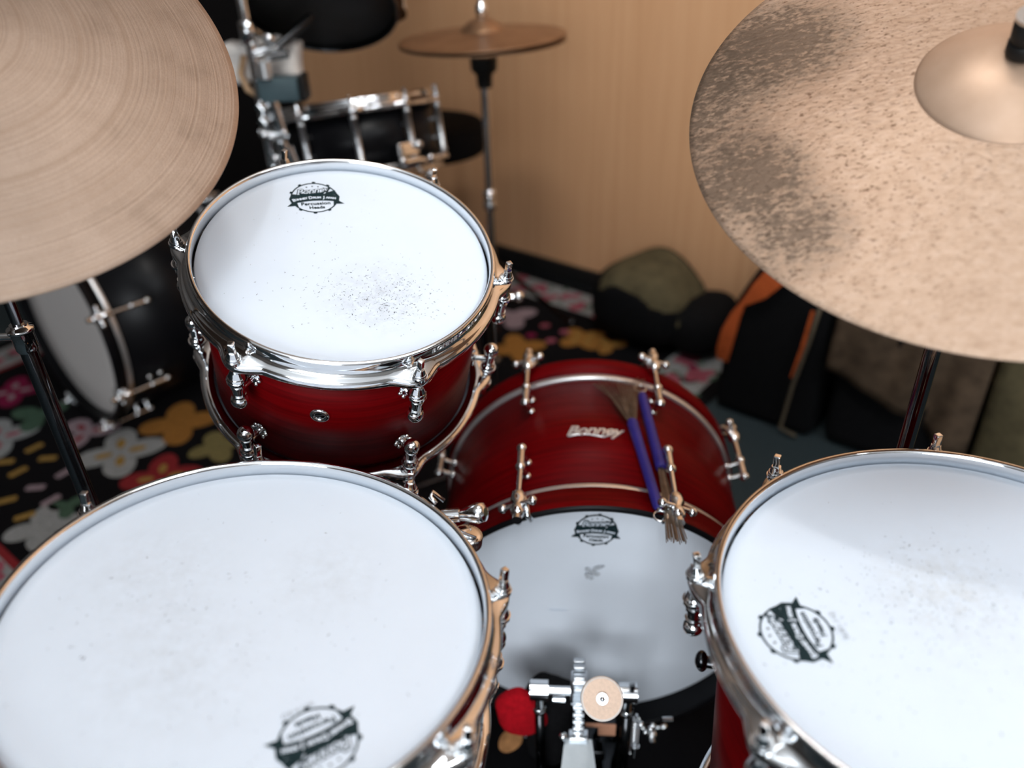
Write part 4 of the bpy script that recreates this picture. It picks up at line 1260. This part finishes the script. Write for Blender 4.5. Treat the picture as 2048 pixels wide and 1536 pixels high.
def speaker():
    M = ROOM.copy(); M.translation = uv(-2.92, 1.70, FZ)
    t = thing('speaker_cabinet', 'tall black speaker cabinet against the wooden wall behind the black kit', 'speaker', M)
    b = MB(); b.box((0, 0, .62), (.62, .50, 1.24), .012); b.build('cabinet', BLACKCLOTH, t)
    b = MB(); b.box((0, -.253, .62), (.54, .006, 1.12), .002); b.build('grille', BLACKRUB, t)
speaker()
def tote():
    # cream bag hung from the clamp stand's pole
    c = Vector((-.503, 1.735, -.268))
    t = thing('canvas_bag', 'small cream canvas bag hung on the clamp stand below the black tom', 'bag', T(c.x, c.y, c.z))
    b = MB(); b.box((.004, .085, -.036), (.165, .070, .080), .018, seg=4)
    bmesh.ops.subdivide_edges(b.bm, edges=[e for e in b.bm.edges if e.calc_length() > .02], cuts=5, use_grid_fill=True)
    for v in b.bm.verts:
        v.co.y += .004*math.sin(v.co.x*60)+.003*math.sin(v.co.z*73+v.co.x*40)
        v.co.z += .006*math.sin(v.co.x*55+1)
        v.co.x += .012*math.sin(v.co.z*30)
    for f in b.bm.faces: f.smooth = True
    b.build('body', CREAM, t)
    b = MB(); b.tube([(-.030, .045, -.02), (-.042, .035, -.055), (-.030, .025, -.085), (-.005, .022, -.100)], .007, 10)
    b.tube([(.02, .05, .012), (.012, .02, .030), (0, .0135, .034), (-.012, .02, .030), (.0, .05, .012)], .003, 8); b.build('handle', BEIGE, t)
tote()

# ---------------------------------------------------------------- bags at the right
def bag_dome():
    M = ROOM.copy(); M.translation = uv(-.985, 1.80, FZ)
    t = thing('shoulder_bag', 'rounded black and olive bag on the rug corner against the wall', 'bag', M)
    b = MB()
    def sup(c, sc, e=.75, seg=110):
        V, Fc = [], []
        rg = 55
        for a in range(rg+1):
            ph = pi*a/rg
            for i in range(seg):
                th = 2*pi*i/seg
                def pw(x): return math.copysign(abs(x)**e, x)
                V.append((c[0]+sc[0]*pw(math.sin(ph))*pw(math.cos(th)), c[1]+sc[1]*pw(math.sin(ph))*pw(math.sin(th)), c[2]+sc[2]*pw(math.cos(ph))))
        for a in range(rg):
            for i in range(seg):
                j = (i+1) % seg
                Fc.append((a*seg+i, (a+1)*seg+i, (a+1)*seg+j, a*seg+j))
        b._add(V, Fc, True)
    sup((0, 0, .112), (.150, .135, .105), .72)
    sup((.155, .02, .085), (.090, .11, .078), .8)
    for v in b.bm.verts:
        p = v.co
        p.z += .006*math.sin(p.x*30+p.y*18)*min(1, p.z*8)
        if -.12 < p.x < .10: p.z += .030*math.cos((p.x+.01)/.11*pi/2)*min(1, p.z*6)
        p.z = max(p.z, .007)
    o_ = b.build('body', BLACKCLOTH, t)
    o_.data.materials.append(OLIVE)
    for f in o_.data.polygons:
        c, nn = f.center, f.normal
        if -.09 < c.x < .14 and -.125 < c.y < .07 and nn.z > .22 and c.z > .06: f.material_index = 1
bag_dome()

def bag_gig():
    M = ROOM.copy(); M.translation = uv(-.50, 1.74, FZ)
    t = thing('gig_bag', 'black gig bag with orange strap standing right of the bass drum', 'bag', M)
    b = MB()
    poly = [(-.165, .007), (-.160, .20), (-.145, .30), (-.105, .385), (-.04, .45), (.03, .50), (.07, .50), (.075, .007)]
    b.prism(poly, -.16, .17, M=Matrix.Rotation(pi/2, 4, 'X') @ Matrix.Scale(-1, 4, (0, 0, 1)))
    bmesh.ops.remove_doubles(b.bm, verts=b.bm.verts[:], dist=1e-5)
    bmesh.ops.bevel(b.bm, geom=b.bm.edges[:], offset=.022, segments=3, profile=.6, affect='EDGES')
    for f in b.bm.faces: f.smooth = True
    b.build('body', BLACKCLOTH, t)
    fr = -.172
    b = MB(); b.ribbon([(-.01, fr, .46), (-.05, fr-.004, .395), (-.085, fr-.008, .345), (-.118, fr-.006, .305), (-.130, fr-.006, .275), (-.142, fr-.008, .225), (-.150, fr-.004, .175), (-.152, fr, .145)], (0, -1, .05), [.050, .050, .040, .012, .022, .034, .034, .026], .004)
    b.build('shoulder_strap', ORANGE, t)
    b = MB(); b.ribbon([(.035, fr-.003, .33), (.028, fr-.005, .24), (.015, fr-.004, .16)], (0, -1, 0), [.007, .008, .004], .003); b.build('zip_pull', ORANGE, t)
    b = MB(); b.tube([(.048, fr-.003, .34), (.040, fr-.004, .26), (.022, fr-.004, .14), (.010, fr-.003, .02), (.05, fr-.004, .012)], .0045, 8); b.build('piping', TANPIPE, t)
bag_gig()

def folds(v, amp, fx, fz):
    p = v.co
    p.y += amp*math.sin(p.x*fx+p.z*fz)+amp*.6*math.sin(p.x*fx*2.3-p.z*fz*1.4+1.3)
def bag_brown():
    M = ROOM.copy(); M.translation = uv(-.27, 1.76, FZ)
    t = thing('duffel_bag', 'black duffel with wrinkled brown canvas flap below the stained cymbal', 'bag', M)
    b = MB(); b.box((0, .0, .205), (.27, .34, .40), .035, seg=4); b.build('body', BLACKCLOTH, t)
    b = MB()
    rows, cols = 22, 26
    V = []
    for i in range(rows+1):
        for j in range(cols+1):
            k = i/rows; q = j/cols
            x = -.145+.30*q
            s_ = k*.52
            if s_ < .26: y, z = .13-s_*1.18, .425-.02*k
            else: y, z = -.177-.010*math.sin(q*9)-.006*math.sin(q*21+k*3), .415-(s_-.26)*(0.80+.45*q)
            z += .010*math.sin(q*17+k*5)*(1-k)
            y += -.012*math.sin((q*2.2+k*1.3)*6.3)*k - .010
            V.append((x, y, z))
    Fc = [(i*(cols+1)+j, i*(cols+1)+j+1, (i+1)*(cols+1)+j+1, (i+1)*(cols+1)+j) for i in range(rows) for j in range(cols)]
    b._add(V, Fc, True)
    o = b.build('canvas_flap', BROWN, t)
    sm = o.modifiers.new('solid', 'SOLIDIFY'); sm.thickness = .006
bag_brown()
def bag_olive():
    M = ROOM.copy(); M.translation = uv(.19, 1.74, FZ)
    t = thing('canvas_case', 'large olive canvas case at the right edge behind the floor tom', 'case', M)
    b = MB(); b.box((0, 0, .26), (.60, .36, .51), .04, seg=4)
    bmesh.ops.subdivide_edges(b.bm, edges=[e for e in b.bm.edges if e.calc_length() > .1], cuts=12, use_grid_fill=True)
    for v in b.bm.verts: folds(v, .006, 22, 17); v.co.z = max(v.co.z, .001)
    for f in b.bm.faces: f.smooth = True
    b.build('body', OLIVE, t)
    b = MB(); b.ribbon([(-.075, -.205, .50), (-.070, -.212, .42), (-.078, -.212, .33), (-.105, -.210, .22), (-.12, -.208, .10)], (0, -1, 0), [.016, .018, .018, .020, .014], .003); b.build('orange_cord', ORANGE, t)
bag_olive()
